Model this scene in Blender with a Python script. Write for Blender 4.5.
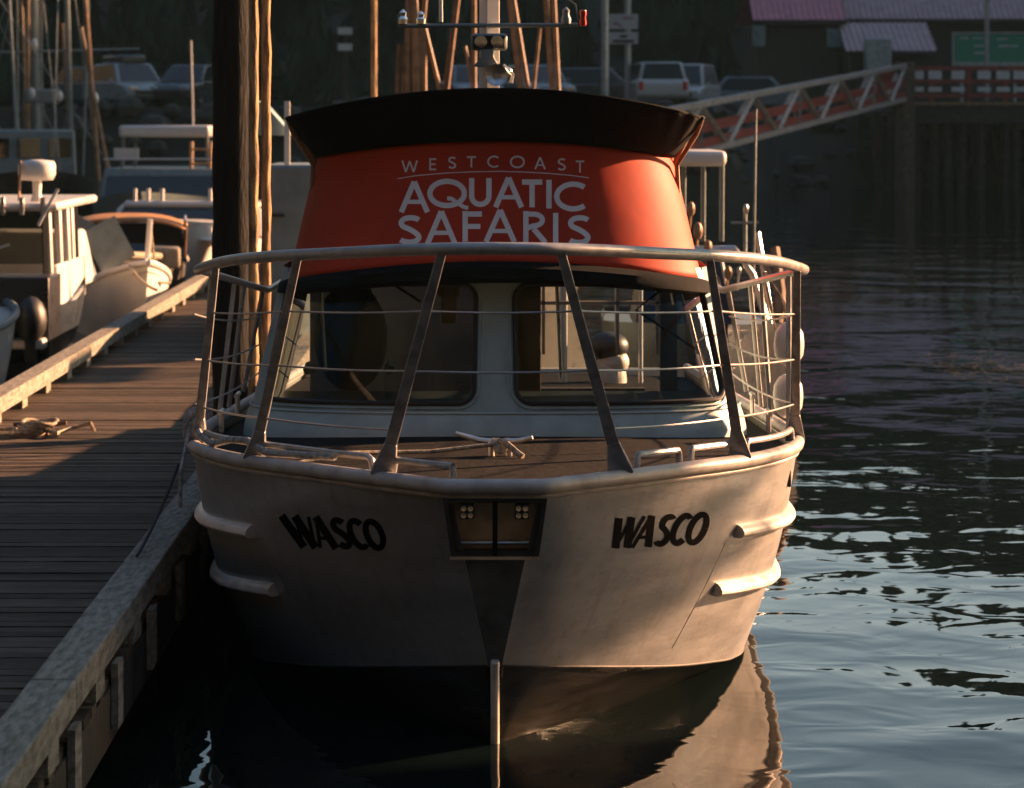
import bpy, math, random
from mathutils import Vector, Matrix
from mathutils.bvhtree import BVHTree
R = math.radians
random.seed(7)
for o in list(bpy.data.objects): bpy.data.objects.remove(o)
scene = bpy.context.scene
COL = scene.collection

# ---------------------------------------------------------------- camera
F, H, CX, HY = 2900.0, 2.87, 495.0, 122.0      # focal length in pixels, eye height, principal column, horizon row
cam_d = bpy.data.cameras.new('camera'); cam = bpy.data.objects.new('camera', cam_d); COL.objects.link(cam)
cam.location = (0, 0, H); cam.rotation_euler = (R(90), 0, 0)
cam_d.sensor_width = 36; cam_d.lens = F * 36 / 1024
cam_d.shift_x = (512 - CX) / 1024; cam_d.shift_y = -(394 - HY) / 1024
cam_d.clip_start = .5; cam_d.clip_end = 2000
cam_d.dof.use_dof = True; cam_d.dof.focus_distance = 14.6; cam_d.dof.aperture_fstop = 4.6
scene.camera = cam

# ---------------------------------------------------------------- light
SUN_AZ, SUN_EL = R(28), R(17)                  # azimuth measured from +X towards +Y
sdir = Vector((math.cos(SUN_EL)*math.cos(SUN_AZ), math.cos(SUN_EL)*math.sin(SUN_AZ), math.sin(SUN_EL)))
w = bpy.data.worlds.new('World'); scene.world = w; w.use_nodes = True
nt = w.node_tree; nt.nodes.clear()
sky = nt.nodes.new('ShaderNodeTexSky'); sky.sky_type = 'NISHITA'; sky.sun_disc = False
sky.sun_elevation = SUN_EL; sky.sun_rotation = R(90) - SUN_AZ
sky.air_density = 1.0; sky.dust_density = 3.0; sky.ozone_density = 1.5
bg = nt.nodes.new('ShaderNodeBackground'); bg.inputs[1].default_value = .068
ow = nt.nodes.new('ShaderNodeOutputWorld')
tint = nt.nodes.new('ShaderNodeVectorMath'); tint.operation = 'MULTIPLY'; 
tcw = nt.nodes.new('ShaderNodeTexCoord'); sp = nt.nodes.new('ShaderNodeSeparateXYZ'); nt.links.new(tcw.outputs['Generated'], sp.inputs[0])
rp_ = nt.nodes.new('ShaderNodeValToRGB'); nt.links.new(sp.outputs['Z'], rp_.inputs[0])        # bright hazy band low in the sky, deeper above
for e_, (p_, c_) in zip([rp_.color_ramp.elements[0], rp_.color_ramp.elements[1], rp_.color_ramp.elements.new(.22), rp_.color_ramp.elements.new(.42)],
        ((0.09, (1, .97, .93, 1)), (.9, (.022, .062, .072, 1)), (.20, (.40, .44, .44, 1)), (.40, (.035, .080, .090, 1)))): e_.position = p_; e_.color = c_
nt.links.new(rp_.outputs[0], tint.inputs[1])
nt.links.new(sky.outputs[0], tint.inputs[0]); nt.links.new(tint.outputs[0], bg.inputs[0]); nt.links.new(bg.outputs[0], ow.inputs[0])
sl = bpy.data.lights.new('sun', 'SUN'); sl.energy = 5.0; sl.angle = R(1.0); sl.color = (1.0, .53, .28)
so = bpy.data.objects.new('sun', sl); COL.objects.link(so); so.location = (30, 12, 20)
so.rotation_euler = sdir.to_track_quat('Z', 'Y').to_euler()
scene.view_settings.view_transform = 'Standard'; scene.view_settings.look = 'None'
scene.view_settings.gamma = 1; scene.view_settings.exposure = 2.2
scene.cycles.max_bounces = 6; scene.cycles.transparent_max_bounces = 12

# ---------------------------------------------------------------- helpers
def P(px, py, D): return Vector(((px-CX)*D/F, D, H-(py-HY)*D/F))
def Pz(px, py, z):                              # point of known height seen at a pixel
    D = F*(H-z)/(py-HY); return Vector(((px-CX)*D/F, D, z))
MATS = {}
def mat(name, col, rough=.5, metal=0, var=.18, vs=6, bump=0, bs=30, stretch=(1,1,1), coat=0, col2=None, island=0, spec=.5, rv=.1):
    if name in MATS: return MATS[name]
    m = bpy.data.materials.new(name); m.use_nodes = True; MATS[name] = m
    n = m.node_tree.nodes; l = m.node_tree.links; b = n['Principled BSDF']
    b.inputs['Roughness'].default_value = rough; b.inputs['Metallic'].default_value = metal
    b.inputs['Coat Weight'].default_value = coat; b.inputs['Specular IOR Level'].default_value = spec
    tc = n.new('ShaderNodeTexCoord'); mp = n.new('ShaderNodeMapping'); mp.inputs['Scale'].default_value = stretch
    l.new(tc.outputs['Object'], mp.inputs[0])
    nz = n.new('ShaderNodeTexNoise'); nz.inputs['Scale'].default_value = vs; nz.inputs['Detail'].default_value = 6
    l.new(mp.outputs[0], nz.inputs['Vector'])
    cr = n.new('ShaderNodeValToRGB'); c = Vector(col[:3])
    lo = Vector(col2[:3]) if col2 else c*(1-2*var)
    cr.color_ramp.elements[0].position = .32; cr.color_ramp.elements[0].color = (*lo, 1)
    cr.color_ramp.elements[1].position = .62; cr.color_ramp.elements[1].color = (*(c*(1+var*.5)), 1)
    l.new(nz.outputs['Fac'], cr.inputs[0]); out = cr.outputs[0]
    if island:
        g = n.new('ShaderNodeNewGeometry'); mr = n.new('ShaderNodeMapRange')
        mr.inputs['To Min'].default_value = 1-island; mr.inputs['To Max'].default_value = 1+island
        l.new(g.outputs['Random Per Island'], mr.inputs['Value'])
        mx = n.new('ShaderNodeVectorMath'); mx.operation = 'SCALE'
        l.new(out, mx.inputs[0]); l.new(mr.outputs[0], mx.inputs['Scale']); out = mx.outputs[0]
    l.new(out, b.inputs['Base Color'])
    if rv:
        r2 = n.new('ShaderNodeMapRange'); r2.inputs['To Min'].default_value = max(0, rough-rv); r2.inputs['To Max'].default_value = min(1, rough+rv)
        l.new(nz.outputs['Fac'], r2.inputs['Value']); l.new(r2.outputs[0], b.inputs['Roughness'])
    if bump:
        n2 = n.new('ShaderNodeTexNoise'); n2.inputs['Scale'].default_value = bs; n2.inputs['Detail'].default_value = 5
        l.new(mp.outputs[0], n2.inputs['Vector'])
        bp = n.new('ShaderNodeBump'); bp.inputs['Strength'].default_value = 1; bp.inputs['Distance'].default_value = bump
        l.new(n2.outputs['Fac'], bp.inputs['Height']); l.new(bp.outputs[0], b.inputs['Normal'])
    return m
def glass_mat(name, tint=(.75,.85,.85), refl=.06, op=0.0):
    m = bpy.data.materials.new(name); m.use_nodes = True; n = m.node_tree.nodes; l = m.node_tree.links; n.clear()
    o = n.new('ShaderNodeOutputMaterial'); t = n.new('ShaderNodeBsdfTransparent'); t.inputs[0].default_value = (*tint, 1)
    g = n.new('ShaderNodeBsdfGlossy'); g.inputs['Roughness'].default_value = .02
    f = n.new('ShaderNodeFresnel'); f.inputs['IOR'].default_value = 1.45
    ad = n.new('ShaderNodeMath'); ad.operation = 'ADD'; ad.inputs[1].default_value = op; ad.use_clamp = True
    x = n.new('ShaderNodeMixShader'); l.new(f.outputs[0], ad.inputs[0]); l.new(ad.outputs[0], x.inputs[0])
    l.new(t.outputs[0], x.inputs[1]); l.new(g.outputs[0], x.inputs[2]); l.new(x.outputs[0], o.inputs[0]); return m
def tag(o, label=None, cat=None, group=None, kind=None):
    if label: o['label'] = label
    if cat: o['category'] = cat
    if group: o['group'] = group
    if kind: o['kind'] = kind
    return o
ORG = {}
def thing(name, label, cat, loc=(0,0,0), rz=0, group=None, world=False):
    """Empty at the base; world=True: parts are given in world coordinates"""
    o = bpy.data.objects.new(name, None); COL.objects.link(o); o.location = loc; o.rotation_euler = (0,0,rz)
    o.empty_display_size = .2; tag(o, label, cat, group); ORG[o.name] = Vector(loc) if world else Vector((0,0,0)); return o
class MB:
    def __init__(s): s.v = []; s.f = []
    def add(s, vs, fs):
        k = len(s.v); s.v += [Vector(p) for p in vs]; s.f += [tuple(k+i for i in f) for f in fs]
    def box(s, c, d, rot=None):
        x, y, z = d[0]/2, d[1]/2, d[2]/2
        vs = [Vector(p) for p in ((-x,-y,-z),(x,-y,-z),(x,y,-z),(-x,y,-z),(-x,-y,z),(x,-y,z),(x,y,z),(-x,y,z))]
        if rot is not None: vs = [rot @ p for p in vs]
        s.add([p+Vector(c) for p in vs], [(0,3,2,1),(4,5,6,7),(0,1,5,4),(1,2,6,5),(2,3,7,6),(3,0,4,7)])
    def bar(s, a, b, w, d, up=(0,0,1), w2=None, d2=None):       # box-section bar from a to b
        a, b = Vector(a), Vector(b); t = (b-a).normalized(); u = Vector(up)
        x = t.cross(u); x = x.normalized() if x.length > 1e-4 else Vector((1,0,0)); y = x.cross(t).normalized()
        vs = []
        for p, ww, dd in ((a, w, d), (b, w2 or w, d2 or d)):
            for i, j in ((-1,-1),(1,-1),(1,1),(-1,1)): vs.append(p + x*i*ww/2 + y*j*dd/2)
        s.add(vs, [(3,2,1,0),(4,5,6,7),(0,1,5,4),(1,2,6,5),(2,3,7,6),(3,0,4,7)])
    def tube(s, pts, r, n=10, closed=False, r2=None):
        pts = [Vector(p) for p in pts]; m = len(pts); rings = []; pu = None
        for i, p in enumerate(pts):
            if closed: t = pts[(i+1) % m] - pts[i-1]
            else: t = pts[min(i+1, m-1)] - pts[max(i-1, 0)]
            t.normalize()
            if pu is None:
                pu = t.cross(Vector((0,0,1)))
                if pu.length < .05: pu = t.cross(Vector((0,1,0)))
            pu = (pu - t*pu.dot(t)).normalized(); q = t.cross(pu)
            rr = (r[i] if isinstance(r, (list, tuple)) else (r if r2 is None else r + (r2-r)*i/max(1, m-1)))
            rings.append([p + (pu*math.cos(a) + q*math.sin(a))*rr for a in [2*math.pi*k/n for k in range(n)]])
        vs = [p for g in rings for p in g]; fs = []
        for i in range(m if closed else m-1):
            j = (i+1) % m
            for k in range(n): fs.append((i*n+k, i*n+(k+1) % n, j*n+(k+1) % n, j*n+k))
        if not closed: fs += [tuple(range(n-1, -1, -1)), tuple(range((m-1)*n, m*n))]
        s.add(vs, fs)
    def cyl(s, a, b, r, n=16, r2=None): s.tube([a, b], r, n, r2=r2)
    def grid(s, fn, nu, nv, close_u=False):
        vs = [fn(i/nu, j/nv) for j in range(nv+1) for i in range(nu+1)]
        s.add(vs, [(j*(nu+1)+i, j*(nu+1)+i+1, (j+1)*(nu+1)+i+1, (j+1)*(nu+1)+i) for j in range(nv) for i in range(nu)])
    def lathe(s, c, prof, n=20, axis='z'):
        vs = []; m = len(prof)
        for r, z in prof:
            for k in range(n):
                a = 2*math.pi*k/n; p = (r*math.cos(a), r*math.sin(a), z)
                if axis == 'y': p = (p[0], z, p[1])
                if axis == 'x': p = (z, p[0], p[1])
                vs.append(Vector(p)+Vector(c))
        fs = [(i*n+k, i*n+(k+1) % n, (i+1)*n+(k+1) % n, (i+1)*n+k) for i in range(m-1) for k in range(n)]
        fs += [tuple(range(n-1, -1, -1)), tuple(range((m-1)*n, m*n))]; s.add(vs, fs)
    def ball(s, c, r, n=14, sc=(1,1,1)):
        m = n//2+1; prof = [(max(1e-4, math.sin(math.pi*i/m)), -math.cos(math.pi*i/m)) for i in range(m+1)]
        vs = []
        for q, z in prof:
            for k in range(n):
                a = 2*math.pi*k/n; vs.append(Vector((q*math.cos(a)*r*sc[0], q*math.sin(a)*r*sc[1], z*r*sc[2]))+Vector(c))
        s.add(vs, [(i*n+k, i*n+(k+1) % n, (i+1)*n+(k+1) % n, (i+1)*n+k) for i in range(m) for k in range(n)])
    def prism(s, poly, z0, z1, ax='z'):                          # polygon (x,y) extruded; ax = extrusion axis
        def q(p, z): return {'z': (p[0],p[1],z), 'x': (z,p[0],p[1]), 'y': (p[0],z,p[1])}[ax]
        n = len(poly); s.add([q(p, z0) for p in poly]+[q(p, z1) for p in poly],
            [tuple(range(n-1,-1,-1)), tuple(range(n,2*n))]+[(i,(i+1) % n,n+(i+1) % n,n+i) for i in range(n)])
    def build(s, name, m, parent=None, bevel=0, solid=0, ang=35, sub=0):
        off = Vector((0,0,0))
        if parent is not None:
            r = parent
            while r.parent: r = r.parent
            off = ORG.get(r.name, off)
        me = bpy.data.meshes.new(name); me.from_pydata([p-off for p in s.v], [], s.f)
        import bmesh
        bm = bmesh.new(); bm.from_mesh(me); bmesh.ops.remove_doubles(bm, verts=bm.verts, dist=1e-5)
        bmesh.ops.recalc_face_normals(bm, faces=bm.faces); bm.to_mesh(me); bm.free()
        me.polygons.foreach_set('use_smooth', [True]*len(me.polygons)); me.set_sharp_from_angle(angle=R(ang))
        me.materials.append(m); o = bpy.data.objects.new(name, me); COL.objects.link(o)
        if parent is not None: o.parent = parent
        if solid: k = o.modifiers.new('s', 'SOLIDIFY'); k.thickness = solid; k.offset = -1
        if bevel: k = o.modifiers.new('b', 'BEVEL'); k.width = bevel; k.segments = 2; k.limit_method = 'ANGLE'
        if sub: k = o.modifiers.new('u', 'SUBSURF'); k.levels = sub; k.render_levels = sub
        return o
def copy_tree(o, parent=None):
    c = o.copy(); COL.objects.link(c)
    if parent is not None: c.parent = parent
    for ch in list(o.children): copy_tree(ch, c)
    return c
def lerp(a, b, t): return a + (b-a)*t
def table(tab, t):                                              # Catmull-Rom through a table, t in 0..len-1
    n = len(tab); i = min(int(t), n-2); u = t-i
    p = [Vector(tab[max(0, min(n-1, i+k))]) for k in (-1, 0, 1, 2)]
    return .5*((2*p[1])+(p[2]-p[0])*u+(2*p[0]-5*p[1]+4*p[2]-p[3])*u*u+(3*p[1]-p[0]-3*p[2]+p[3])*u**3)
def sag(a, b, d, n=10): a, b = Vector(a), Vector(b); return [lerp(a, b, i/n)-Vector((0,0,d*4*(i/n)*(1-i/n))) for i in range(n+1)]

# ---------------------------------------------------------------- materials
poststeel = mat('post_steel', (.32,.32,.32), .36, .4, var=.2, vs=14)
white = mat('white_paint', (.62,.61,.58), .32, var=.06, vs=3, coat=.2)
hullm = mat('hull_paint', (.50,.50,.50), .34, .6, var=.07, vs=2.2, bump=.022, bs=.9, coat=.1, stretch=(.8,.8,3.2))
teal = mat('cabin_paint', (.24,.34,.36), .4, var=.08, vs=4)
def weather(m, col, amount, stretch, scale):
    # grime with a shape of its own: runs and scuffs mixed over the paint
    n = m.node_tree.nodes; l = m.node_tree.links; b = n['Principled BSDF']; src = b.inputs['Base Color'].links[0].from_socket
    tc = n.new('ShaderNodeTexCoord'); mp = n.new('ShaderNodeMapping'); mp.inputs['Scale'].default_value = stretch; l.new(tc.outputs['Object'], mp.inputs[0])
    z = n.new('ShaderNodeTexNoise'); z.inputs['Scale'].default_value = scale; z.inputs['Detail'].default_value = 8; z.inputs['Roughness'].default_value = .65; l.new(mp.outputs[0], z.inputs['Vector'])
    k = n.new('ShaderNodeMapRange'); k.inputs['From Min'].default_value = .52; k.inputs['From Max'].default_value = .72; k.inputs['To Max'].default_value = amount; l.new(z.outputs['Fac'], k.inputs['Value'])
    x = n.new('ShaderNodeMix'); x.data_type = 'RGBA'; l.new(k.outputs[0], x.inputs['Factor']); l.new(src, x.inputs['A']); x.inputs['B'].default_value = (*col, 1)
    l.new(x.outputs['Result'], b.inputs['Base Color'])
weather(hullm, (.22,.15,.10), .35, (5,5,.45), 2.2); weather(hullm, (.20,.19,.18), .30, (1,1,2), 14)
alu = mat('aluminium', (.62,.60,.58), .30, .9, var=.12, vs=12)
tubem = mat('rail_paint', (.36,.35,.34), .34, .35, var=.12, vs=14)
black = mat('black_rubber', (.012,.012,.013), .5, var=.1)
canvas = mat('black_canvas', (.005,.007,.008), .85, var=.2, vs=5, bump=.002, bs=40, spec=.1)
redm = mat('red_screen', (.43,.036,.010), .6, var=.12, vs=2.0, bump=.003, bs=4, spec=.2)
letterm = mat('white_lettering', (.66,.66,.66), .45, var=.05)
darkletter = mat('dark_lettering', (.007,.006,.007), .8, var=.1, spec=.05)
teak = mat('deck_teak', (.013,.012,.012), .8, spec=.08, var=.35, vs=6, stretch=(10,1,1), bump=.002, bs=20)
plank = mat('dock_plank', (.095,.074,.056), .75, var=.32, vs=5, stretch=(1,14,4), bump=.006, bs=14, island=.42, spec=.1)
railwood = mat('bull_rail_wood', (.27,.25,.21), .85, spec=.1, var=.0, vs=7, stretch=(5,1,4), col2=(.13,.12,.095), bump=.006, bs=16)
darkwood = mat('wet_timber', (.035,.03,.024), .7, var=.35, vs=4, bump=.01, bs=12)
creosote = mat('creosote_timber', (.010,.010,.010), .85, var=.3, spec=.2, vs=7, stretch=(4,4,.6), bump=.02, bs=14)
pilem = mat('pile_wood', (.42,.26,.12), .85, var=.3, vs=7, stretch=(4,4,.6), bump=.02, bs=14, col2=(.07,.04,.02))
ropem = mat('rope', (.34,.28,.20), .85, var=.3, vs=40, bump=.003, bs=90)
greyrope = mat('grey_rope', (.30,.30,.28), .85, var=.3, vs=40, bump=.003, bs=90)
tan = mat('tan_panel', (.30,.19,.10), .5, var=.2, vs=3)
interior = mat('interior_grey', (.13,.12,.11), .7, var=.1)
seatm = mat('seat_vinyl', (.025,.025,.028), .45, var=.1)
rusty2 = mat('varnished_spar', (.30,.17,.09), .5, var=.25)
weather(teal, (.10,.13,.13), .4, (4,4,.6), 3); weather(redm, (.30,.05,.03), .5, (3,3,.6), 2.5); weather(plank, (.05,.045,.04), .6, (1,1,1), 2.2)
orange = mat('orange_canvas', (.36,.17,.06), .7, var=.15, vs=4, bump=.003, bs=9)
greyp = mat('grey_paint', (.16,.20,.21), .4, var=.1)
navy = mat('navy_paint', (.01,.013,.02), .3, var=.1)
rust = mat('rusty_steel', (.20,.11,.065), .7, .2, var=.3, vs=6)
redpaint = mat('red_timber', (.30,.045,.032), .6, var=.25, vs=4)
pinkroof = mat('pink_metal_roof', (.50,.19,.23), .6, .2, var=.1, vs=2)
palerf = mat('faded_metal_roof', (.42,.29,.29), .6, .2, var=.12, vs=2)
woodwall = mat('dark_board_wall', (.055,.045,.035), .7, var=.3, vs=3, stretch=(6,6,.5))
galv = mat('galvanised_steel', (.42,.44,.43), .45, .5, var=.15, vs=6)
greens = mat('green_sign', (.02,.26,.15), .5, var=.05)
carwhite = mat('white_car_paint', (.42,.43,.42), .3, var=.04, coat=.5)
cardark = mat('dark_car_paint', (.03,.035,.04), .25, var=.05, coat=.5)
cargrey = mat('grey_car_paint', (.14,.17,.19), .25, var=.05, coat=.5)
tyre = mat('tyre_rubber', (.02,.02,.02), .8)
lens = mat('lamp_glass', (.55,.55,.55), .08, .6, var=.1)
reflm = mat('reflector', (.8,.8,.8), .15, 1, var=.05)
redl = mat('red_lens', (.5,.02,.02), .2)
glass = glass_mat('cabin_glass', (.62,.70,.70))
sglass = glass_mat('tinted_glass', (.20,.25,.25))
dglass = glass_mat('dark_glass', (.10,.13,.14), op=.05)
asphalt = mat('lot_gravel', (.06,.058,.052), .9, var=.2, vs=.6)
earth = mat('hill_earth', (.012,.016,.011), .95, var=.3, vs=.2)
leafm = mat('conifer_foliage', (.020,.042,.028), .9, var=.45, vs=.25, island=.45, spec=.1)
rock = mat('bank_rock', (.05,.05,.045), .9, var=.4, vs=.8, bump=.15, bs=1.5)
weed = mat('kelp_weed', (.035,.026,.012), .6, var=.4, vs=10)

# ---------------------------------------------------------------- water
def water_mat():
    m = bpy.data.materials.new('harbour_water'); m.use_nodes = True; n = m.node_tree.nodes; l = m.node_tree.links; b = n['Principled BSDF']
    b.inputs['Base Color'].default_value = (.004,.008,.008,1); b.inputs['Roughness'].default_value = .02; b.inputs['IOR'].default_value = 1.42
    g = n.new('ShaderNodeNewGeometry')
    def noise(scale, det, str_=(1,1,1), dist=0):
        mp = n.new('ShaderNodeMapping'); mp.inputs['Scale'].default_value = str_; mp.inputs['Rotation'].default_value = (0,0,R(14)); l.new(g.outputs['Position'], mp.inputs[0])
        z = n.new('ShaderNodeTexNoise'); z.inputs['Scale'].default_value = scale; z.inputs['Detail'].default_value = det; z.inputs['Distortion'].default_value = dist
        l.new(mp.outputs[0], z.inputs['Vector']); return z.outputs['Fac']
    a = noise(.50, 1, (1,1,1), .5); c = noise(1.9, 1.5, (1,1.1,1), .8); d = noise(11, 2)
    patch = noise(.16, 1)                                     # where a light breeze touches the water
    pr = n.new('ShaderNodeMapRange'); pr.inputs['From Min'].default_value = .45; pr.inputs['From Max'].default_value = .62; l.new(patch, pr.inputs['Value'])
    def mul(x, k, y=None):
        q = n.new('ShaderNodeMath'); q.operation = 'MULTIPLY'; l.new(x, q.inputs[0]); q.inputs[1].default_value = k
        if y is not None: l.new(y, q.inputs[1])
        return q.outputs[0]
    def add(x, y):
        q = n.new('ShaderNodeMath'); q.operation = 'ADD'; l.new(x, q.inputs[0]); l.new(y, q.inputs[1]); return q.outputs[0]
    hgt = add(add(mul(a, .040), mul(c, .0058)), mul(mul(d, .0011), 1, pr.outputs[0]))
    bp = n.new('ShaderNodeBump'); bp.inputs['Strength'].default_value = 1; bp.inputs['Distance'].default_value = 1.0
    l.new(hgt, bp.inputs['Height']); l.new(bp.outputs[0], b.inputs['Normal']); return m
q = MB(); q.add([(-500,-160,0),(500,-160,0),(500,600,0),(-500,600,0)], [(0,1,2,3)])
tag(q.build('water', water_mat()), kind='structure')

# ---------------------------------------------------------------- shore, hill
def smooth(a, b, x): t = max(0, min(1, (x-a)/(b-a))); return t*t*(3-2*t)
LOT = 3.41
def edge(x): return 99 + 34*smooth(7, 12, x) - 33*smooth(34, 60, x)
def ground(x, y):
    if y < 60:                                        # steep wooded shore added out of view, behind and left, to block sky light
        d = max(smooth(-22, -62, y), smooth(-34, -74, x), 0); r_ = min(1, max(0, (-y-22)/40, (-x-34)/40))
        return -2 + 46*r_ + 3*math.sin(x*.11)*r_
    e = edge(x); z = -2 + (LOT+1.99)*smooth(e-4, e+1, y)
    hs = 152 - 56*smooth(36, 56, x)
    top = 9 + 10*smooth(14, 30, x) + 22*smooth(38, 60, x) + 2.0*math.sin(x*.13)  # right-hand headland is added out of view to shade the far shore
    left = 44*min(1, max(0, (-x-34)/40))  # added left hill carried on here, closing off the sky
    return max(z + top*smooth(hs, hs+34, y), left-2)
q = MB(); X0, X1, Y0, Y1 = -160, 170, -120, 330
q.grid(lambda u, v: (lerp(X0,X1,u), lerp(Y0,Y1,v), ground(lerp(X0,X1,u), lerp(Y0,Y1,v))-.02), 130, 180)
tag(q.build('hillside', earth), kind='structure')
q = MB(); q.grid(lambda u, v: (lerp(-60,6.4,u), lerp(100.2,149,v), LOT-.005), 8, 6)
q.grid(lambda u, v: (lerp(6.4,34,u), lerp(134.2,149,v), LOT-.005), 6, 3)
tag(q.build('parking_lot', asphalt), kind='structure')
rnd = random.Random(5)
q = MB()
def conifer(q, x, y, z, h, r):
    L = 6
    for k in range(L):
        zb = z + h*(.10+.80*k/L); zt = min(z+h, zb + h*.30); rr = r*(1-k/(L+.3)); n = 7; a0 = rnd.random()*6
        pts = []
        for i in range(2*n):
            a = a0 + math.pi*i/n; m = rr*(rnd.uniform(.8,1.25) if i % 2 == 0 else rnd.uniform(.35,.6))
            pts.append((x+m*math.cos(a), y+m*math.sin(a), zb - (h*.05 if i % 2 == 0 else 0)))
        pts.append((x+rnd.uniform(-.1,.1), y, zt)); q.add(pts, [(i, (i+1) % (2*n), 2*n) for i in range(2*n)])
for i in range(820):
    if i % 8 == 0: x = rnd.uniform(46, 110); y = rnd.uniform(104, 200)
    elif i % 8 == 1: x = rnd.uniform(-60, 60); y = rnd.uniform(-70, -30)
    elif i % 8 == 2: x = rnd.uniform(-80, -40); y = rnd.uniform(-30, 90)  # these first three groups of trees cover the added hills
    else: x = rnd.uniform(-48, 46); y = rnd.uniform(153, 205)
    if x > 34 and 60 < y < 150 and x < 46: continue
    h = rnd.uniform(5.5, 10.5)
    if x < 14: h *= .8
    conifer(q, x, y, ground(x, y)-.5, h, h*rnd.uniform(.2,.3))
tag(q.build('forest', leafm), 'dark conifer forest covering the hillside behind the harbour', 'forest', kind='stuff')
q = MB()
for i in range(500):
    x = rnd.uniform(-40, 40); e = edge(x); t = rnd.random(); y = e-4.2+5*t; r = rnd.uniform(.25,.7)
    q.ball((x, y, ground(x, y)), r, 6, (1, .8, rnd.uniform(.5,.8)))
tag(q.build('rock_bank', rock, ang=10), 'dark rocks piled along the bank below the parking lot', 'rocks', kind='stuff')

# ================================================================= MAIN BOAT
boat = thing('tour_boat', 'large white and red tour boat moored bow-on to the wooden dock', 'boat', (0,12.65,0), world=True)
G = [(.20,12.65,1.28),(.36,12.80,1.278),(.66,13.16,1.268),(.96,13.57,1.255),(1.23,13.98,1.24),(1.44,14.46,1.225),(1.56,14.98,1.205),(1.61,15.7,1.18),(1.62,17.5,1.10),(1.60,20,1.00),(1.52,23,.92)]
C = [(.03,13.16,.40),(.20,13.30,.37),(.42,13.56,.32),(.66,13.88,.26),(.90,14.28,.19),(1.10,14.75,.12),(1.25,15.25,.05),(1.36,15.9,0),(1.43,17.6,-.06),(1.45,20,-.08),(1.40,23,-.08)]
K = [(.012,13.42,.0),(.012,13.5,-.1),(.012,13.75,-.28),(.012,14.1,-.42),(.012,14.5,-.5),(.012,15,-.56),(.012,15.6,-.6),(.012,16.3,-.6),(.012,18,-.6),(.012,20,-.6),(.012,23,-.6)]
NS = len(G)-1
def stem_w(z): return lerp(.03, .20, max(0, (z-.40)/.88))
def side(sx, t, v):                                             # t 0..NS along, v 0 gunwale..1 chine
    g, c = table(G, t), table(C, t); p = lerp(g, c, v)
    b = lerp(.035, .05, smooth(.5, 6, t)) * smooth(0, 1.2, t); p.x += b*math.sin(math.pi*v)
    return Vector((sx*p.x, p.y, p.z))
def bottom(sx, t, v):
    p = lerp(table(C, t), table(K, t), v); return Vector((sx*p.x, p.y, p.z))
hull = MB()
for sx in (-1, 1):
    hull.grid(lambda u, v: side(sx, u*NS, v), 90, 22)
zrow = [1.28, 1.205, .975, .40]                                 # flat stem face, the pocket rows left open
stem = MB()
for a, b in ((0,1), (2,3)):
    n = 6
    for i in range(n):
        z0, z1 = lerp(zrow[a], zrow[b], i/n), lerp(zrow[a], zrow[b], (i+1)/n)
        d = lambda z: 12.65 + (1.28-z)/.88*.51
        stem.add([(-stem_w(z0), d(z0), z0), (stem_w(z0), d(z0), z0), (stem_w(z1), d(z1), z1), (-stem_w(z1), d(z1), z1)], [(0,1,2,3)])
tr = [side(1, NS, v/10) for v in range(11)]
hull.add(tr+[Vector((-p.x, p.y, p.z)) for p in reversed(tr)], [tuple(range(2*len(tr)))])
bvh_hull = BVHTree.FromPolygons(hull.v, hull.f)
hull_o = hull.build('hull', hullm, boat, ang=20)
for sx in (-1, 1):
    q = MB(); q.tube([side(sx, i*NS/60, 1)+Vector((sx*.002,0,.004)) for i in range(61)], .006, 6); q.build('chine_rail', darkwood, hull_o)
stem.build('stem_plate', mat('stem_plate_tone', (.19,.20,.20), .45, .4, var=.2, vs=8), boat)  # flat stem face in a darker tone than the hull sides
bt = MB()
for sx in (-1, 1): bt.grid(lambda u, v: bottom(sx, u*NS, v), 90, 6)
bt.add([(-.03,13.16,.4),(.03,13.16,.4),(.012,13.42,0),(-.012,13.42,0)], [(0,1,2,3)])
bt.build('bottom', mat('bottom_paint', (.035,.033,.03), .16, var=.2, bump=.012, bs=2.5, stretch=(.6,.6,3), rv=.05), boat)
def project(px, py, bvh, off):
    o = Vector((0,0,H)); d = (P(px, py, 10)-o).normalized(); loc, nrm, i, dist = bvh.ray_cast(o, d)
    if loc is None: return P(px, py, 16)
    if nrm.dot(d) > 0: nrm = -nrm
    return loc + nrm*off
# gunwale tube
gun = [side(1, i*NS/80, 0) for i in range(81)]
gl = [Vector((-p.x, p.y, p.z)) for p in reversed(gun)] + gun
q = MB(); q.tube([p+Vector((0,-.012 if abs(p.x) < .3 else 0,.0)) for p in gl], .035, 12)
q.tube([p+Vector((0,.012,-.042)) for p in gl], .014, 8)
q.build('gunwale', mat('gunwale_metal', (.40,.37,.35), .5, .15, var=.16, vs=9, bump=.002, bs=12), boat)
# foredeck
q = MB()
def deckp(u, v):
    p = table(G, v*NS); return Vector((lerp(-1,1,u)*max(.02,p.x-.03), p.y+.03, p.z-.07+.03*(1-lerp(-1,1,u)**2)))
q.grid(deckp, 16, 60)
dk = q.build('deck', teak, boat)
# stem bar
q = MB(); q.tube([(0,13.13,.43), (0,13.15,.38), (0,13.40,.0), (0,13.75,-.3)], .021, 12)
q.build('stem_bar', mat('stem_metal', (.80,.74,.64), .4, .0), boat, bevel=.008)
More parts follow.
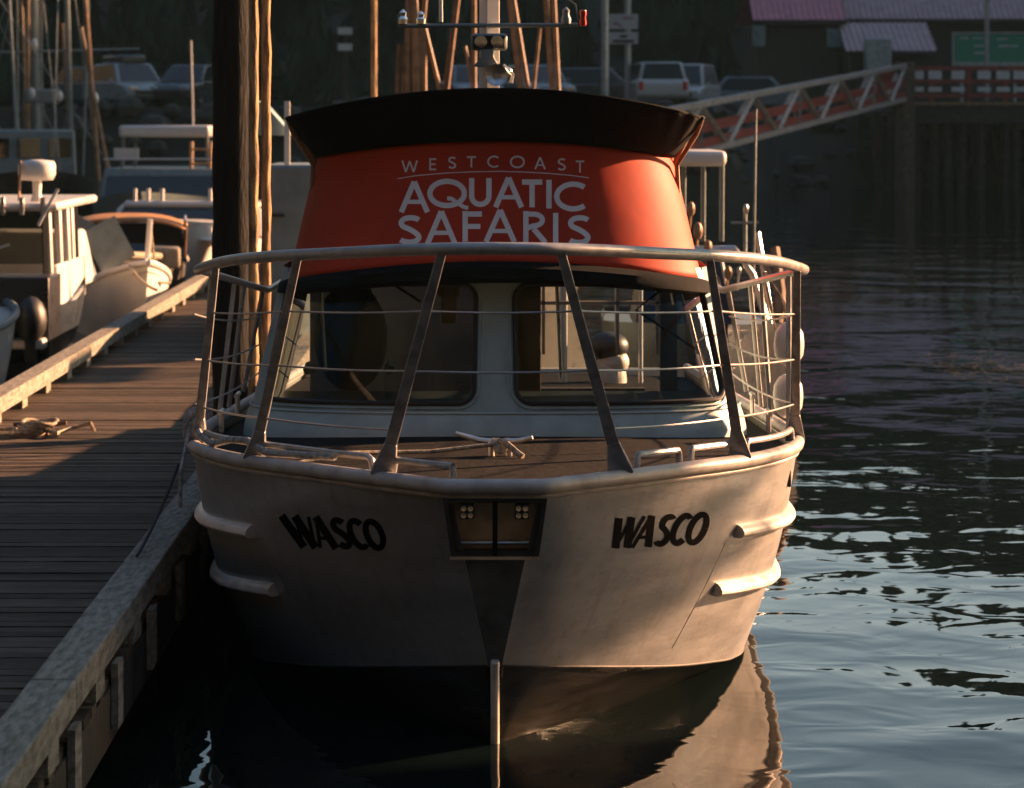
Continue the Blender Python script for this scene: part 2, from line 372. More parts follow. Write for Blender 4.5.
# bow pocket: frame, lining, bars
PD = lambda z: 12.65 + (1.28-z)/.88*.51 - .028
q = MB()
def pk(x, z, d=0): return Vector((x, PD(z)+d, z))
tw, bw, zt, zb = .228, .195, 1.222, .952
ring_o = [pk(-tw,zt), pk(tw,zt), pk(bw,zb), pk(-bw,zb)]
ring_i = [pk(-tw+.022,zt-.016), pk(tw-.022,zt-.016), pk(bw-.022,zb+.022), pk(-bw+.022,zb+.022)]
for i in range(4):
    j = (i+1) % 4; q.add([ring_o[i], ring_o[j], ring_i[j], ring_i[i]], [(0,1,2,3)])
    q.add([ring_o[i], ring_o[j], ring_o[j]+Vector((0,.13,0)), ring_o[i]+Vector((0,.13,0))], [(0,1,2,3)])
    q.add([ring_i[i], ring_i[j], ring_i[j]+Vector((-.4*ring_i[j].x*0,.10,0)), ring_i[i]+Vector((0,.10,0))], [(0,1,2,3)])
pkf = q.build('bow_pocket', mat('pocket_frame', (.09,.092,.09), .5, .3), boat)
q = MB(); q.add([ring_i[k]+Vector((0,.10,0)) for k in range(4)], [(0,1,2,3)]); q.build('pocket_lining', mat('pocket_lining_paint', (.72,.56,.38), .6, var=.15, vs=12), pkf)
q = MB(); q.bar(pk(0,zt-.01,-.004), pk(0,zb+.01,-.004), .022, .03, up=(0,1,0)); q.build('centre_bar', black, pkf)
q = MB(); q.tube([pk(-bw+.03,.985+.02,.07), pk(bw-.03,.985+.02,.07)], .010, 8); q.build('roller_bar', alu, pkf)
q = MB(); q.bar(pk(-bw-.004,zb-.008,-.004), pk(bw+.004,zb-.008,-.004), .014, .02, up=(0,1,0)); q.build('pocket_lip', alu, pkf)
for x in (467, 522):
    c = P(x, 512, 12.66); q = MB(); q.box(c+Vector((0,.03,0)), (.066,.05,.066)); L = q.build('cube_lamp', black, pkf, bevel=.006)
    for i in (-1,1):
        for j in (-1,1):
            q = MB(); q.lathe(c+Vector((i*.015,.004,j*.015)), [(.003,.0),(.010,-.004),(.0125,-.008),(.012,-.009),(.001,-.0085)], 12, 'y')
            q.build('lens', reflm, L)
# rub strakes
for sx in (-1, 1):
    for t0, v0 in ((4.05,.34), (4.0,.62)):
        q = MB(); n = 40; rings = []
        for i in range(n+1):
            t = t0 + (9.6-t0)*i/n; p = side(sx, t, v0); a = side(sx, t, v0-.03); b_ = side(sx, t, v0+.03)
            up = (a-b_).normalized(); f = (side(sx, t+.05, v0)-side(sx, t-.05, v0)).normalized(); nn = f.cross(up).normalized()
            if nn.x*sx < 0: nn = -nn
            e = .45+.55*smooth(0, .2, i/n)
            rings.append([p + up*.036*math.cos(w_) + nn*(.062*math.sin(w_)-.010) for w_ in [math.pi*k/8 for k in range(9)]])
        m_ = 9; vs = [x for g in rings for x in g]
        q.add(vs, [(i*m_+k, i*m_+k+1, (i+1)*m_+k+1, (i+1)*m_+k) for i in range(n) for k in range(m_-1)]+[tuple(range(m_)), tuple(range(n*m_, n*m_+m_))])
        q.build('rub_strake', mat('strake_paint', (.62,.57,.52), .4, .2, var=.12), hull_o)
# plate seam on each bow
for sx in (-1, 1):
    px = [(725,543),(708,580),(690,615),(672,648),(661,667)]
    pts = []
    for a, b_ in px:
        p = project(a, b_, bvh_hull, -.001); pts.append(Vector((sx*p.x, p.y, p.z)))
    q = MB(); q.tube(pts, .0035, 6); q.build('plate_seam', mat('seam', (.2,.14,.1), .7), hull_o)
# small scupper
q = MB()
for sx in (1,):
    p = project(789, 478, bvh_hull, .0); q.box(p, (.02,.04,.09)); q.build('scupper', black, hull_o, bevel=.006)

# ---- stroke lettering
def arc(cx, cy, rx, ry, a0, a1, n=22): return [(cx+rx*math.cos(R(lerp(a0,a1,i/n))), cy-ry*math.sin(R(lerp(a0,a1,i/n)))) for i in range(n+1)]
def glyph(ch, t):                                               # strokes in a unit box, y down; t = stroke width as share of height; (polyline, width factor)
    h = t/2
    if ch == 'A': return [([(.0+.10,1),(.5,0)],1), ([(1-.10,1),(.5,0)],1), ([(.22,.66),(.78,.66)],.8)]
    if ch == 'W': return [([(.06,0),(.27,1)],1), ([(.27,1),(.5,.05)],1), ([(.5,.05),(.73,1)],1), ([(.73,1),(.94,0)],1)]
    if ch == 'E': return [([(h*1.6,0),(h*1.6,1)],1), ([(0,h),(1,h)],1), ([(0,.5),(.92,.5)],1), ([(0,1-h),(1,1-h)],1)]
    if ch == 'F': return [([(.15,0),(.15,1)],1), ([(.1,h),(1,h)],1), ([(.1,.5),(.92,.5)],.95)]
    if ch == 'I': return [([(.5,0),(.5,1)],1)]
    if ch == 'T': return [([(0,h),(1,h)],1), ([(.5,h),(.5,1)],1)]
    if ch == 'U': return [([(.12,0),(.12,.62)]+arc(.5,.62,.38,.38-h,180,360,24)+[(.88,0)],1)]
    if ch == 'C': return [(arc(.56,.5,.5,.5-h,48,312,34),1)]
    if ch == 'O': return [(arc(.5,.5,.44,.5-h,0,360,40),1)]
    if ch == 'Q': return [(arc(.5,.5,.44,.5-h,0,360,40),1), ([(.50,.66),(.62,.68),(.76,.82),(.92,.95),(1.04,.985)],.75)]
    if ch == 'R': return [([(.14,0),(.14,1)],1), ([(.1,h),(.45,h)]+arc(.45,.28,.36,.28-h,90,-90,18)+[(.1,.56)],.95), ([(.45,.56),(.94,1)],1)]
    if ch == 'S': return [(arc(.55,.27,.40,.27-h,35,90,10)+arc(.5,.27,.36,.27-h,90,225,18)[1:]+[(.5,.48)]+[(.70,.57)]+arc(.5,.74,.38,.26-h,38,-90,18)+arc(.5,.74,.45,.26-h,-90,-150,8)[1:],1)]
def stroke_quads(pts, wd, seg=1.5):
    """polyline in pixel space -> strip of (left,right) points"""
    pp = [Vector(p) for p in pts]; dense = [pp[0]]
    for a, b_ in zip(pp, pp[1:]):
        n = max(1, int((b_-a).length/seg))
        for i in range(1, n+1): dense.append(lerp(a, b_, i/n))
    out = []
    for i, p in enumerate(dense):
        t = dense[min(i+1, len(dense)-1)]-dense[max(i-1, 0)]
        if t.length < 1e-6: continue
        t.normalize(); nrm = Vector((-t.y, t.x)); out.append((p+nrm*wd/2, p-nrm*wd/2))
    return out
NAMEG = {'W': [([(.06,0),(.30,1)],1.25), ([(.28,1),(.52,.0)],.55), ([(.50,.0),(.72,1)],1.25), ([(.70,1),(.96,0)],.55)], 'A': [([(.06,1),(.52,0)],.6), ([(.50,0),(.86,1)],1.2), ([(.2,.68),(.75,.68)],.55)]}
def lettering(items, bvh, m, parent, name, seg=1.5, fancy=False):
    """items: (char, mapping unit->pixel, stroke width px, t)"""
    q = MB(); k = 0
    for ch, mp, wpx, t in items:
        for pts, wf in (NAMEG[ch] if fancy and ch in NAMEG else glyph(ch, t)):
            st = stroke_quads([mp(*p) for p in pts], wpx*wf, seg); off = .0014 + .00008*(k % 6); k += 1
            vs = []
            for a, b_ in st: vs += [project(a.x, a.y, bvh, off), project(b_.x, b_.y, bvh, off)]
            q.add(vs, [(2*i, 2*i+1, 2*i+3, 2*i+2) for i in range(len(st)-1)])
    return q.build(name, m, parent)
def quadmap(TL, TR, BL, BR, x0, x1):
    def f(x, y):
        u = lerp(x0, x1, x); a = Vector(TL)*(1-u)+Vector(TR)*u; b_ = Vector(BL)*(1-u)+Vector(BR)*u; p = a*(1-y)+b_*y; return (p.x, p.y)
    return f
slots = [('W',0,.30),('A',.255,.47),('S',.49,.63),('C',.65,.81),('O',.815,1.0)]
for qd in (((280,515.5),(379,519),(296,546.5),(388,551)), ((617,518),(712,511),(607,548.5),(700,545))):
    items = [(ch, quadmap(*qd, a, b_), 6.2 if ch != 'W' else 6.4, .17) for ch, a, b_ in slots]
    lettering(items, bvh_hull, darkletter, hull_o, 'name_lettering', 1.5, True)

# ---- cabin
_pl = []                                                         # unit plan of the front: superellipse by arc length
def plan_table(a, b, n, back):
    pts = []
    for i in range(401):
        th = math.pi/2*i/400; pts.append((a*math.sin(th)**(2/n), b-b*max(0, math.cos(th))**(2/n)))
    pts.append((a, b+back)); s = [0]
    for p, q_ in zip(pts, pts[1:]): s.append(s[-1]+math.hypot(q_[0]-p[0], q_[1]-p[1]))
    return pts, s
def plan_at(tab, s):
    pts, ss = tab; sg = 1 if s >= 0 else -1; s = abs(s)
    import bisect
    i = min(max(1, bisect.bisect_left(ss, s)), len(ss)-1); t = (s-ss[i-1])/max(1e-9, ss[i]-ss[i-1])
    return sg*lerp(pts[i-1][0], pts[i][0], t), lerp(pts[i-1][1], pts[i][1], t)
CT = plan_table(1.34, .75, 3.0, 4.0)
def cab(s, z, off=0):
    x, d = plan_at(CT, s); k = lerp(1.44, 1.24, (z-1.08)/.95)/1.34
    x2, d2 = plan_at(CT, s+.01); x1, d1 = plan_at(CT, s-.01); t = Vector((x2-x1, d2-d1)); t.normalize()
    return Vector((x*k + t.y*off, d + lerp(16.12, 16.36, (z-1.08)/.95) - t.x*off, z))
def rrect(s0, s1, z0, z1, r, n=7):
    pts = []
    for cx_, cz_, a0 in ((s1-r, z1-r, 0), (s0+r, z1-r, 90), (s0+r, z0+r, 180), (s1-r, z0+r, 270)):
        for i in range(n+1): a = R(a0+90*i/n); pts.append((cx_+r*math.cos(a), cz_+r*math.sin(a)))
    # densify straight runs
    out = []
    for a, b_ in zip(pts, pts[1:]+pts[:1]):
        m_ = max(1, int(math.hypot(b_[0]-a[0], b_[1]-a[1])/.06))
        for i in range(m_): out.append((lerp(a[0], b_[0], i/m_), lerp(a[1], b_[1], i/m_)))
    return out
def cell_with_hole(q, fn, s0, s1, z0, z1, hole):                 # wall cell around a rounded window
    cx_, cz_ = (min(p[0] for p in hole)+max(p[0] for p in hole))/2, (min(p[1] for p in hole)+max(p[1] for p in hole))/2
    n = len(hole); outer = []
    for p in hole:
        dx, dz = p[0]-cx_, p[1]-cz_; k = min((s1-cx_)/dx if dx > 1e-9 else 1e9, (s0-cx_)/dx if dx < -1e-9 else 1e9, (z1-cz_)/dz if dz > 1e-9 else 1e9, (z0-cz_)/dz if dz < -1e-9 else 1e9)
        outer.append((cx_+dx*k, cz_+dz*k))
    for c in ((s0,z0),(s0,z1),(s1,z0),(s1,z1)):
        i = min(range(n), key=lambda i: math.hypot(outer[i][0]-c[0], outer[i][1]-c[1])); outer[i] = c
    vs = []
    for k in range(4):
        for a, b_ in zip(hole, outer): vs.append(fn(lerp(a[0], b_[0], k/3), lerp(a[1], b_[1], k/3)))
    q.add(vs, [(k*n+i, k*n+(i+1) % n, (k+1)*n+(i+1) % n, (k+1)*n+i) for k in range(3) for i in range(n)])
def pane(q, fn, hole):
    cx_, cz_ = sum(p[0] for p in hole)/len(hole), sum(p[1] for p in hole)/len(hole); n = len(hole); vs = []
    for k in range(1, 13):
        for p in hole: vs.append(fn(lerp(cx_, p[0], k/12), lerp(cz_, p[1], k/12)))
    vs.append(fn(cx_, cz_)); c = len(vs)-1
    q.add(vs, [(k*n+i, k*n+(i+1) % n, (k+1)*n+(i+1) % n, (k+1)*n+i) for k in range(11) for i in range(n)]+[(i, (i+1) % n, c) for i in range(n)])
ZB, ZT = 1.06, 2.03; SE = 5.2
wall = MB(); wins = []
cells = [(.0,.085,None), (.085,1.42,(.115,1.35,1.30,1.955)), (1.42,2.05,None), (2.05,2.95,(2.12,2.88,1.42,1.93)), (2.95,3.9,(3.02,3.83,1.42,1.93)), (3.9,4.8,(3.97,4.73,1.42,1.93)), (4.8,SE,None)]
for sx in (-1, 1):
    fn = lambda s, z, sx=sx: cab(sx*s, z)
    for a, b_, hl in cells:
        if hl is None: wall.grid(lambda u, v: fn(lerp(a, b_, u), lerp(ZB, ZT, v)), 8, 6)
        else:
            h_ = rrect(*hl, .085); cell_with_hole(wall, fn, a, b_, ZB, ZT, h_); wins.append((sx, h_, hl))
cabo = wall.build('cabin', teal, boat)
for sx, h_, hl in wins:
    fo = MB(); fo.tube([cab(sx*s, z, .006) for s, z in h_], .014, 8, closed=True)
    fr = fo.build('windscreen' if hl[0] < 1.9 else 'side_window', black, cabo)
    fo = MB(); fo.tube([cab(sx*s, z, .004) for s, z in rrect(hl[0]-.028, hl[1]+.028, hl[2]-.028, hl[3]+.028, .11)], .007, 6, closed=True); fo.build('window_trim', teal, fr)
    fo = MB(); pane(fo, lambda s, z: cab(sx*s, z, -.004), h_); fo.build('glass', glass if hl[0] < 1.9 else sglass, fr)
# white band at the foot of the cabin
q = MB(); q.grid(lambda u, v: cab(lerp(-1.75, 1.75, u), lerp(1.06, 1.245, v), .012+.01*math.sin(math.pi*v)), 60, 3); q.tube([cab(lerp(-1.75,1.75,i/60), 1.247, .014) for i in range(61)], .008, 6)
q.build('cabin_skirt', mat('skirt_paint', (.34,.44,.45), .4, var=.1), cabo)
# back wall of cabin with door opening and window
q = MB(); yb = cab(SE, 1.5).y
q.box((-.55,yb,1.3),(1.5,.04,1.46)); q.box((1.22,yb,1.3),(.12,.04,1.46)); q.box((.3,yb,1.96),(1.5,.03,.14)); q.box((.3,yb,.775),(1.5,.03,.45))
q.build('aft_bulkhead', interior, cabo)
q = MB()
for x in (.22, .34, .86, 1.14): q.box((x, yb-.03, 1.58), (.022,.03,.68))
q.box((.68, yb-.03, 1.60), (.96,.03,.025)); q.build('bulkhead_mullions', mat('mullion', (.55,.42,.30), .5), cabo)
q = MB(); q.box((.20,18.0,1.55),(.17,.05,.95)); q.box((.02,18.3,1.5),(.14,.05,1.0)); q.build('interior_panel', tan, cabo, bevel=.01)
q = MB(); q.box((-.28,17.6,1.78),(.10,.12,.26)); q.box((-.28,17.6,1.86),(.14,.1,.1)); q.build('wall_lamp', tan, cabo, bevel=.02)
q = MB(); q.grid(lambda u, v: Vector((lerp(-1.3,1.3,u), lerp(16.9,21,v), .62)), 2, 2); q.build('cabin_floor', interior, cabo)
q = MB(); q.grid(lambda u, v: (lambda p: Vector((p.x*.97*lerp(1,.2,0), lerp(p.y+.03, 17.25, v), lerp(1.30, 1.27, v))))(cab(lerp(-1.6,1.6,u), 1.29)), 30, 2)
q.build('dashboard', mat('dash', (.05,.055,.06), .6), cabo)
for x in (.50, .53, 1.10, .92):
    q = MB(); q.tube([(x,21.9,.9),(x,21.9,2.05)], .016, 8); q.build('aft_post', white, boat)
# helm seats
def helm_seat(x, y, top, pale):
    q = MB(); q.ball((x, y, top-.36), .22, 16, (1.02,.35,1.5)); s_ = q.build('helm_seat', seatm, boat)
    q = MB(); q.ball((x, y-.03, top-.10), .13, 16, (1.0,.5,1.0)); q.build('headrest', seatm, s_)
    q = MB(); q.ball((x, y-.22, top-.78), .23, 14, (1,1,.35)); q.build('seat_cushion', seatm, s_)
    q = MB(); q.cyl((x, y-.15, .62), (x, y-.15, top-.8), .05); q.build('seat_post', alu, s_)
    for d in (-.24, .24):
        q = MB(); q.tube([(x+d, y, top-.55), (x+d, y-.15, top-.52), (x+d, y-.3, top-.53)], .03, 8); q.build('armrest', seatm, s_)
    return s_
helm_seat(-.87, 17.5, 1.93, False)
# covered engine vent standing on the aft deck, seen through both rows of windows
s2 = MB(); s2.lathe((.87,22.0,.5), [(.13,0),(.13,.42),(.12,.5),(.10,.56)], 20); h2 = s2.build('engine_vent', mat('pale_vinyl', (.62,.55,.50), .4, bump=.012, bs=9), boat)
s2 = MB(); s2.ball((.86,22.0,1.17), .155, 18, (1,1,.72)); s2.build('vent_cap', seatm, h2)
s2 = MB(); s2.ball((.90,21.99,1.05), .118, 16, (1,1,.9)); s2.build('vent_wrap', MATS['pale_vinyl'], h2)
q = MB(); q.tube([(1.02,16.62,1.96), (.80,16.50,1.80), (1.22,16.75,1.52)], .008, 6); q.build('wiper', black, cabo)
q = MB(); q.tube([(-.62,16.42,1.98), (-.42,16.30,1.86)], .008, 6); q.build('wiper', black, cabo)
for x0, z0, z1, y0 in ((1.05,1.80,1.96,17.0), (.40,1.32,1.96,17.6), (-1.0,1.4,1.96,17.1)):
    q = MB(); q.tube([(x0, y0, z0), (x0-.03, y0, z1)], .011, 8); q.build('grab_pole', alu, cabo)

# eave, red screen, canopy
ET = plan_table(1.18, .72, 2.5, 2.6)
def ring(tab, base_a, s, a, d0, z, arch):
    x, d = plan_at(tab, s); x *= a/base_a; return Vector((x, d0+d, z+arch*(1-(x/a)**2)))
SM = 1.42+2.6
def eave(u, v):
    s = lerp(-SM, SM, u); P_ = [ring(ET,1.18,s,1.20,16.30,1.865,.10), ring(ET,1.18,s,1.26,16.08,1.89,.11), ring(ET,1.18,s,1.25,16.09,1.94,.12), ring(ET,1.18,s,1.19,16.2,1.975,.125)]
    i = min(2, int(v*3)); return lerp(P_[i], P_[i+1], v*3-i)
q = MB(); q.grid(eave, 120, 3); q.build('eave', canvas, boat, ang=60)
q = MB(); pts = [ring(ET,1.18,lerp(-SM,SM,i/80),1.16,16.3,2.03,.05) for i in range(81)]
q.add(pts+[Vector((p.x*.9, p.y, p.z)) for p in []], [tuple(range(81))]); q.build('cabin_roof', canvas, boat)
red = MB()
def redp(u, v):
    s = lerp(-SM+.6, SM-.6, u); a = ring(ET,1.18,s,1.20,16.18,1.965,.122); b_ = ring(ET,1.18,s,1.05,16.50,2.68,.09)
    p = lerp(a, b_, v); return p
red.grid(redp, 160, 20)
bvh_red = BVHTree.FromPolygons(red.v, red.f)
redo = red.build('flybridge_screen', redm, boat, solid=.02)
# canopy with folds at both ends
def canp(u, v):
    s = lerp(-SM+.6, SM-.6, u); a = ring(ET,1.18,s,1.06,16.47,2.665,.10); b_ = ring(ET,1.18,s,1.215,16.22,2.885,.165)
    p = lerp(a, b_, v); x = abs(p.x)/1.2; fold = smooth(.72, 1.0, x)
    p.y += fold*(.020 if s > 0 else .006)*math.sin(v*2+abs(s)*38)*v*1.5; p.z -= .012*math.sin(math.pi*v)*(1-fold); return p
q = MB(); q.grid(canp, 320, 14)
can = q.build('canopy', canvas, boat, solid=.006)
def cant(u, v):
    s = lerp(-SM+.6, SM-.6, u); b_ = canp(u, 1); p = lerp(b_, Vector((b_.x*.0, b_.y+.3, 3.08)), v)
    p.z = lerp(b_.z, 3.05, math.sin(v*math.pi/2)); return p
q = MB(); q.grid(cant, 80, 6); q.build('canopy_top', canvas, can)
q = MB(); q.tube([canp(i/160, 1)+Vector((0,0,.002)) for i in range(161)], .010, 6); q.build('canopy_hem', canvas, can)
for sx in (-1, 1):
    for k, (dx, dy) in enumerate(((0,0), (.035,.12))):
        q = MB(); q.tube([(sx*(1.205-dx), 16.80+dy, 2.90), (sx*(1.17-dx), 16.84+dy, 2.80), (sx*(1.06-dx*.3), 16.9+dy, 2.62), (sx*(1.09-dx*.3), 16.95+dy, 2.05)], .014, 8)
        q.build('canopy_strut', rusty2, can)

# screen lettering, traced in the coordinates of an enlarged crop
def cmap(x0, x1, y0, y1):
    return lambda x, y: (380+lerp(x0, x1, x)/4.452, 140+lerp(y0, y1, y)/4.452)
L1 = [('W',95,170,92,143),('E',220,250,82,135),('S',303,340,75,128),('T',387,427,73,122),('C',478,532,70,124),('O',578,645,70,126),('A',685,740,78,130),('S',790,828,82,136),('T',871,909,92,145)]
L2 = [('A',80,226,186,322),('Q',212,386,172,305),('U',396,497,170,299),('A',500,645,168,300),('T',632,722,176,300),('I',738,766,178,305),('C',778,925,184,320)]
L3 = [('S',80,186,334,468),('A',196,350,318,463),('F',366,454,317,453),('A',456,614,312,454),('R',634,744,317,458),('I',768,796,325,461),('S',834,938,334,470)]
items = [(c, cmap(a, b_, y0, y1), 1.75, .14) for c, a, b_, y0, y1 in L1]
items += [(c, cmap(a, b_, y0, y1), 5.3, .19) for c, a, b_, y0, y1 in L2+L3]
lo = lettering(items, bvh_red, letterm, redo, 'sign_lettering', 1.2)
q = MB(); st = stroke_quads([(380+x/4.452, 140+y/4.452) for x, y in ((78,173),(160,159),(300,147),(420,142),(530,140),(640,143),(750,149),(850,158),(930,169))], .9, 2)
vs = []
for a, b_ in st: vs += [project(a.x, a.y, bvh_red, .0015), project(b_.x, b_.y, bvh_red, .0015)]
q.add(vs, [(2*i, 2*i+1, 2*i+3, 2*i+2) for i in range(len(st)-1)]); q.build('lettering_rule', letterm, redo)

# ---- bow rail
RT = [(0,12.5,2.325),(.24,12.56,2.32),(.47,12.75,2.305),(.72,13.05,2.28),(.95,13.4,2.255),(1.18,13.8,2.225),(1.38,14.25,2.185),(1.53,14.7,2.135),(1.60,15.02,2.105)]
def railp(px):                                                   # point of the top rail seen at a column (right-hand side values mirrored for the left)
    sg = 1 if px >= CX else -1; best = min((table(RT, i/40*8) for i in range(41)), key=lambda p: abs(p.x*F/p.y - abs(px-CX))); return Vector((sg*best.x*(.96 if sg < 0 else 1), best.y, best.z))
def gunp(px):
    sg = 1 if px >= CX else -1; best = min((table(G, i/20) for i in range(0, 150)), key=lambda p: abs(p.x*F/p.y - abs(px-CX)) if p.x < 1.60 else 1e9)
    return Vector((sg*(best.x-.015), best.y+.02, best.z+.02))
rt = [table(RT, i/60*8) for i in range(61)]
q = MB(); q.tube([Vector((-p.x*.96,p.y,p.z)) for p in reversed(rt[1:])]+rt, .028, 14)
rail = q.build('bow_rail', tubem, boat)
aft = {}
for sx in (-1, 1):
    a = Vector((sx*1.60*(.96 if sx < 0 else 1),15.02,2.105)); b_ = Vector((sx*1.42,18.1,1.82)); c = Vector((sx*1.40,21.0,1.80))
    q = MB(); q.tube([a, lerp(a, b_, .5), b_, c], .02, 10); q.build('side_rail', tubem, rail)
    aft[sx] = (a, b_)
posts = [(435,378,.066), (560,625,.066), (291,250,.060), (709,743,.060), (797,800,.06), (204,194,.055)]
pt = {}
for tp, bt, wd in posts:
    a, b_ = railp(tp), gunp(bt); up = Vector((0,1,0)); pt[(tp,bt)] = (a, b_)
    q = MB(); q.bar(a-Vector((0,0,.015)), lerp(a, b_, .86), wd*.62, .030, up=up, w2=wd*.85, d2=.034)
    q.bar(lerp(a, b_, .86), b_, wd*.85, .034, up=up, w2=wd*1.75, d2=.07); q.build('rail_post', poststeel, rail, bevel=.004)
for sx in (-1, 1):
    for t, f in ((.16,15.3), (.48,16.3), (.62,16.9), (.92,17.9)):
        a = lerp(*aft[sx], t); b_ = Vector((sx*(1.56), f+.1, 1.20))
        q = MB(); q.tube([a, b_], .014, 8); q.build('side_post', tubem, rail)
    for f in (15.9, 16.9):
        q = MB(); q.tube([(sx*1.5,f,1.17),(sx*1.5,f,1.27)], .014, 8); q.tube([(sx*1.5,f-.1,1.28),(sx*1.5,f+.1,1.28)], .014, 8); q.build('side_cleat', alu, boat)
# lifelines at three levels between successive posts
order = [(204,194),(291,250),(435,378),(560,625),(709,743),(797,800)]
for lv, fr in enumerate((.27, .535, .80)):
    for i in range(5):
        if i == 2 and lv == 2: continue
        a = lerp(*pt[order[i]], fr); b_ = lerp(*pt[order[i+1]], fr); pts = []
        for k in range(13):
            x = lerp(a.x, b_.x, k/12); base = lerp(a, b_, k/12)
            y = base.y - (.012)*math.sin(math.pi*k/12); pts.append((x, y, base.z - .007*math.sin(math.pi*k/12)))
        q = MB(); q.tube(pts, .0052, 6); q.build('lifeline', tubem, rail)
    for sx in (-1, 1):
        a = lerp(pt[(797,800)][0], pt[(797,800)][1], fr); a = Vector((sx*abs(a.x), a.y, a.z)); b_ = Vector((sx*1.45, 17.95, lerp(1.84, 1.2, fr)))
        q = MB(); q.tube(sag(a, b_, .03), .0052, 6); q.build('lifeline', tubem, rail)
# toe rail tubes just above the gunwale
for a, b_ in ((200,246),(258,368),(390,488),(640,684),(694,737),(751,796)):
    A_, B_ = gunp(a)+Vector((0,0,.045)), gunp(b_)+Vector((0,0,.045)); pts = []
    for k in range(9):
        p = gunp(lerp(a, b_, k/8)); pts.append(Vector((p.x, p.y+.03, lerp(A_.z, B_.z, k/8)+.02)))
    pts = [pts[0]-Vector((0,0,.055))]+[lerp(pts[0],pts[1],.10)-Vector((0,0,.012)), lerp(pts[0],pts[1],.3)]+pts[1:-1]+[lerp(pts[-1],pts[-2],.3), lerp(pts[-1],pts[-2],.10)-Vector((0,0,.012)), pts[-1]-Vector((0,0,.055))]
    q = MB(); q.tube(pts, .016, 8); q.build('toe_rail', tubem, rail)
# mooring cleat on the foredeck
c = Vector((.02,14.7,1.19)); q = MB(); q.cyl(c+Vector((-.04,0,-.03)), c+Vector((-.04,0,.06)), .018); q.cyl(c+Vector((.05,0,-.03)), c+Vector((.05,0,.06)), .018)
q.tube([c+Vector((-.22,.03,.10)), c+Vector((-.1,.01,.065)), c+Vector((0,0,.055)), c+Vector((.1,-.01,.065)), c+Vector((.17,-.03,.085))], [.010,.016,.02,.016,.010], 10)
q.build('foredeck_cleat', alu, boat)
rp = MB(); rp.tube([c+Vector((.0,-.05,.07)), c+Vector((.04,-.10,.06)), c+Vector((.09,-.14,.02)), c+Vector((.12,-.16,.0))], .016, 8)
for k in range(3): rp.tube([c+Vector((.03*math.cos(a)+.01*k, .05*math.sin(a), .04+.03*math.cos(a*2))) for a in [i*math.pi/8 for i in range(16)]], .011, 6, closed=True)
rp.tube([c+Vector((-.02,-.03,.05)), c+Vector((-.35,-.1,.02)), c+Vector((-.8,-.25,.03)), Vector((-1.0,14.1,1.2))], .011, 8)
tag(rp.build('rope', ropem), 'frayed pale rope tied around the cleat on the boat foredeck', 'rope')

# ---- mast
q = MB(); rot = Matrix.Rotation(R(30), 3, 'Z'); q.box((-.035,18.0,3.9), (.095,.095,1.9), rot)
mast = q.build('mast', mat('mast_paint', (.70,.66,.62), .35, var=.05), boat, bevel=.006)
q = MB(); q.tube([P(398,26,17.95), P(578,25,17.95)], .0145, 10); cb = q.build('crossbar', greyp, mast)
q = MB(); a = P(489,42,17.9); q.box(a, (.225,.10,.105)); sl_ = q.build('searchlight', greyp, mast, bevel=.02)
q = MB(); q.box(a+Vector((0,-.052,0)), (.198,.006,.078)); q.build('lamp_face', black, sl_, bevel=.004)
for d in (-.05, .05):
    q = MB(); q.lathe(a+Vector((d,-.066,0)), [(.001,.010),(.02,.007),(.036,.0),(.038,-.002),(.030,-.004),(.001,-.005)], 16, 'y'); q.build('reflector', reflm, sl_)
q = MB(); q.prism([(-.09,-.06),(.07,-.06),(.035,.0),(.035,.045),(-.045,.045),(-.045,.0)], 17.84, 17.96, 'y'); br = q
for v in br.v: v.x += P(488,57,17.9).x; v.z += P(488,57,17.9).z
br.build('lamp_bracket', greyp, sl_, bevel=.006)
q = MB(); b_ = P(498,75,17.85); q.lathe(b_+Vector((-.01,0,.0)), [(.02,.1),(.02,.03),(.05,-.02),(.07,-.05),(.055,-.045),(.01,0)], 16, 'y'); q.ball(b_+Vector((.06,.02,.02)), .03); q.ball(b_+Vector((-.05,.02,-.02)), .028); q.tube([b_+Vector((.03,0,.06)), b_+Vector((.09,0,.0)), b_+Vector((.08,0,-.05))], .012, 8)
q.build('horn', alu, mast)
for x, hh, mm in ((403,.07,reflm), (421,.06,reflm), (566,.085,greyp)):
    c = P(x, 24, 17.95); q = MB(); q.lathe(c, [(.03,.0),(.032,.03),(.02,hh*.7),(.024,hh),(.004,hh+.02)], 12); q.build('deck_lamp', mm, mast)
c = P(566,14,17.9); q = MB(); q.tube([c+Vector((-.01,0,.2)), c+Vector((.0,0,.10)), c+Vector((.06,0,.06)), c+Vector((.075,0,-.04))], .006, 6); q.build('lamp_cable', greyp, mast)
q = MB(); q.tube([P(440,-60,17.95), P(441,22,17.95)], .012, 8); q.build('mast_cable', white, mast)
q = MB(); q.tube([P(398,25,17.95), P(398,14,17.95)], .006, 6); q.build('lamp_pin', greyp, mast)
c = P(583,18,17.9); q = MB(); q.lathe(c, [(.001,-.05),(.02,-.048),(.024,-.03),(.018,0),(.024,.03),(.02,.048),(.001,.05)], 12); q.build('port_lamp', redl, mast)
# cockpit behind
q = MB(); q.box((0,22.96,.72), (3.0,.06,.4)); q.build('transom_board', white, boat)

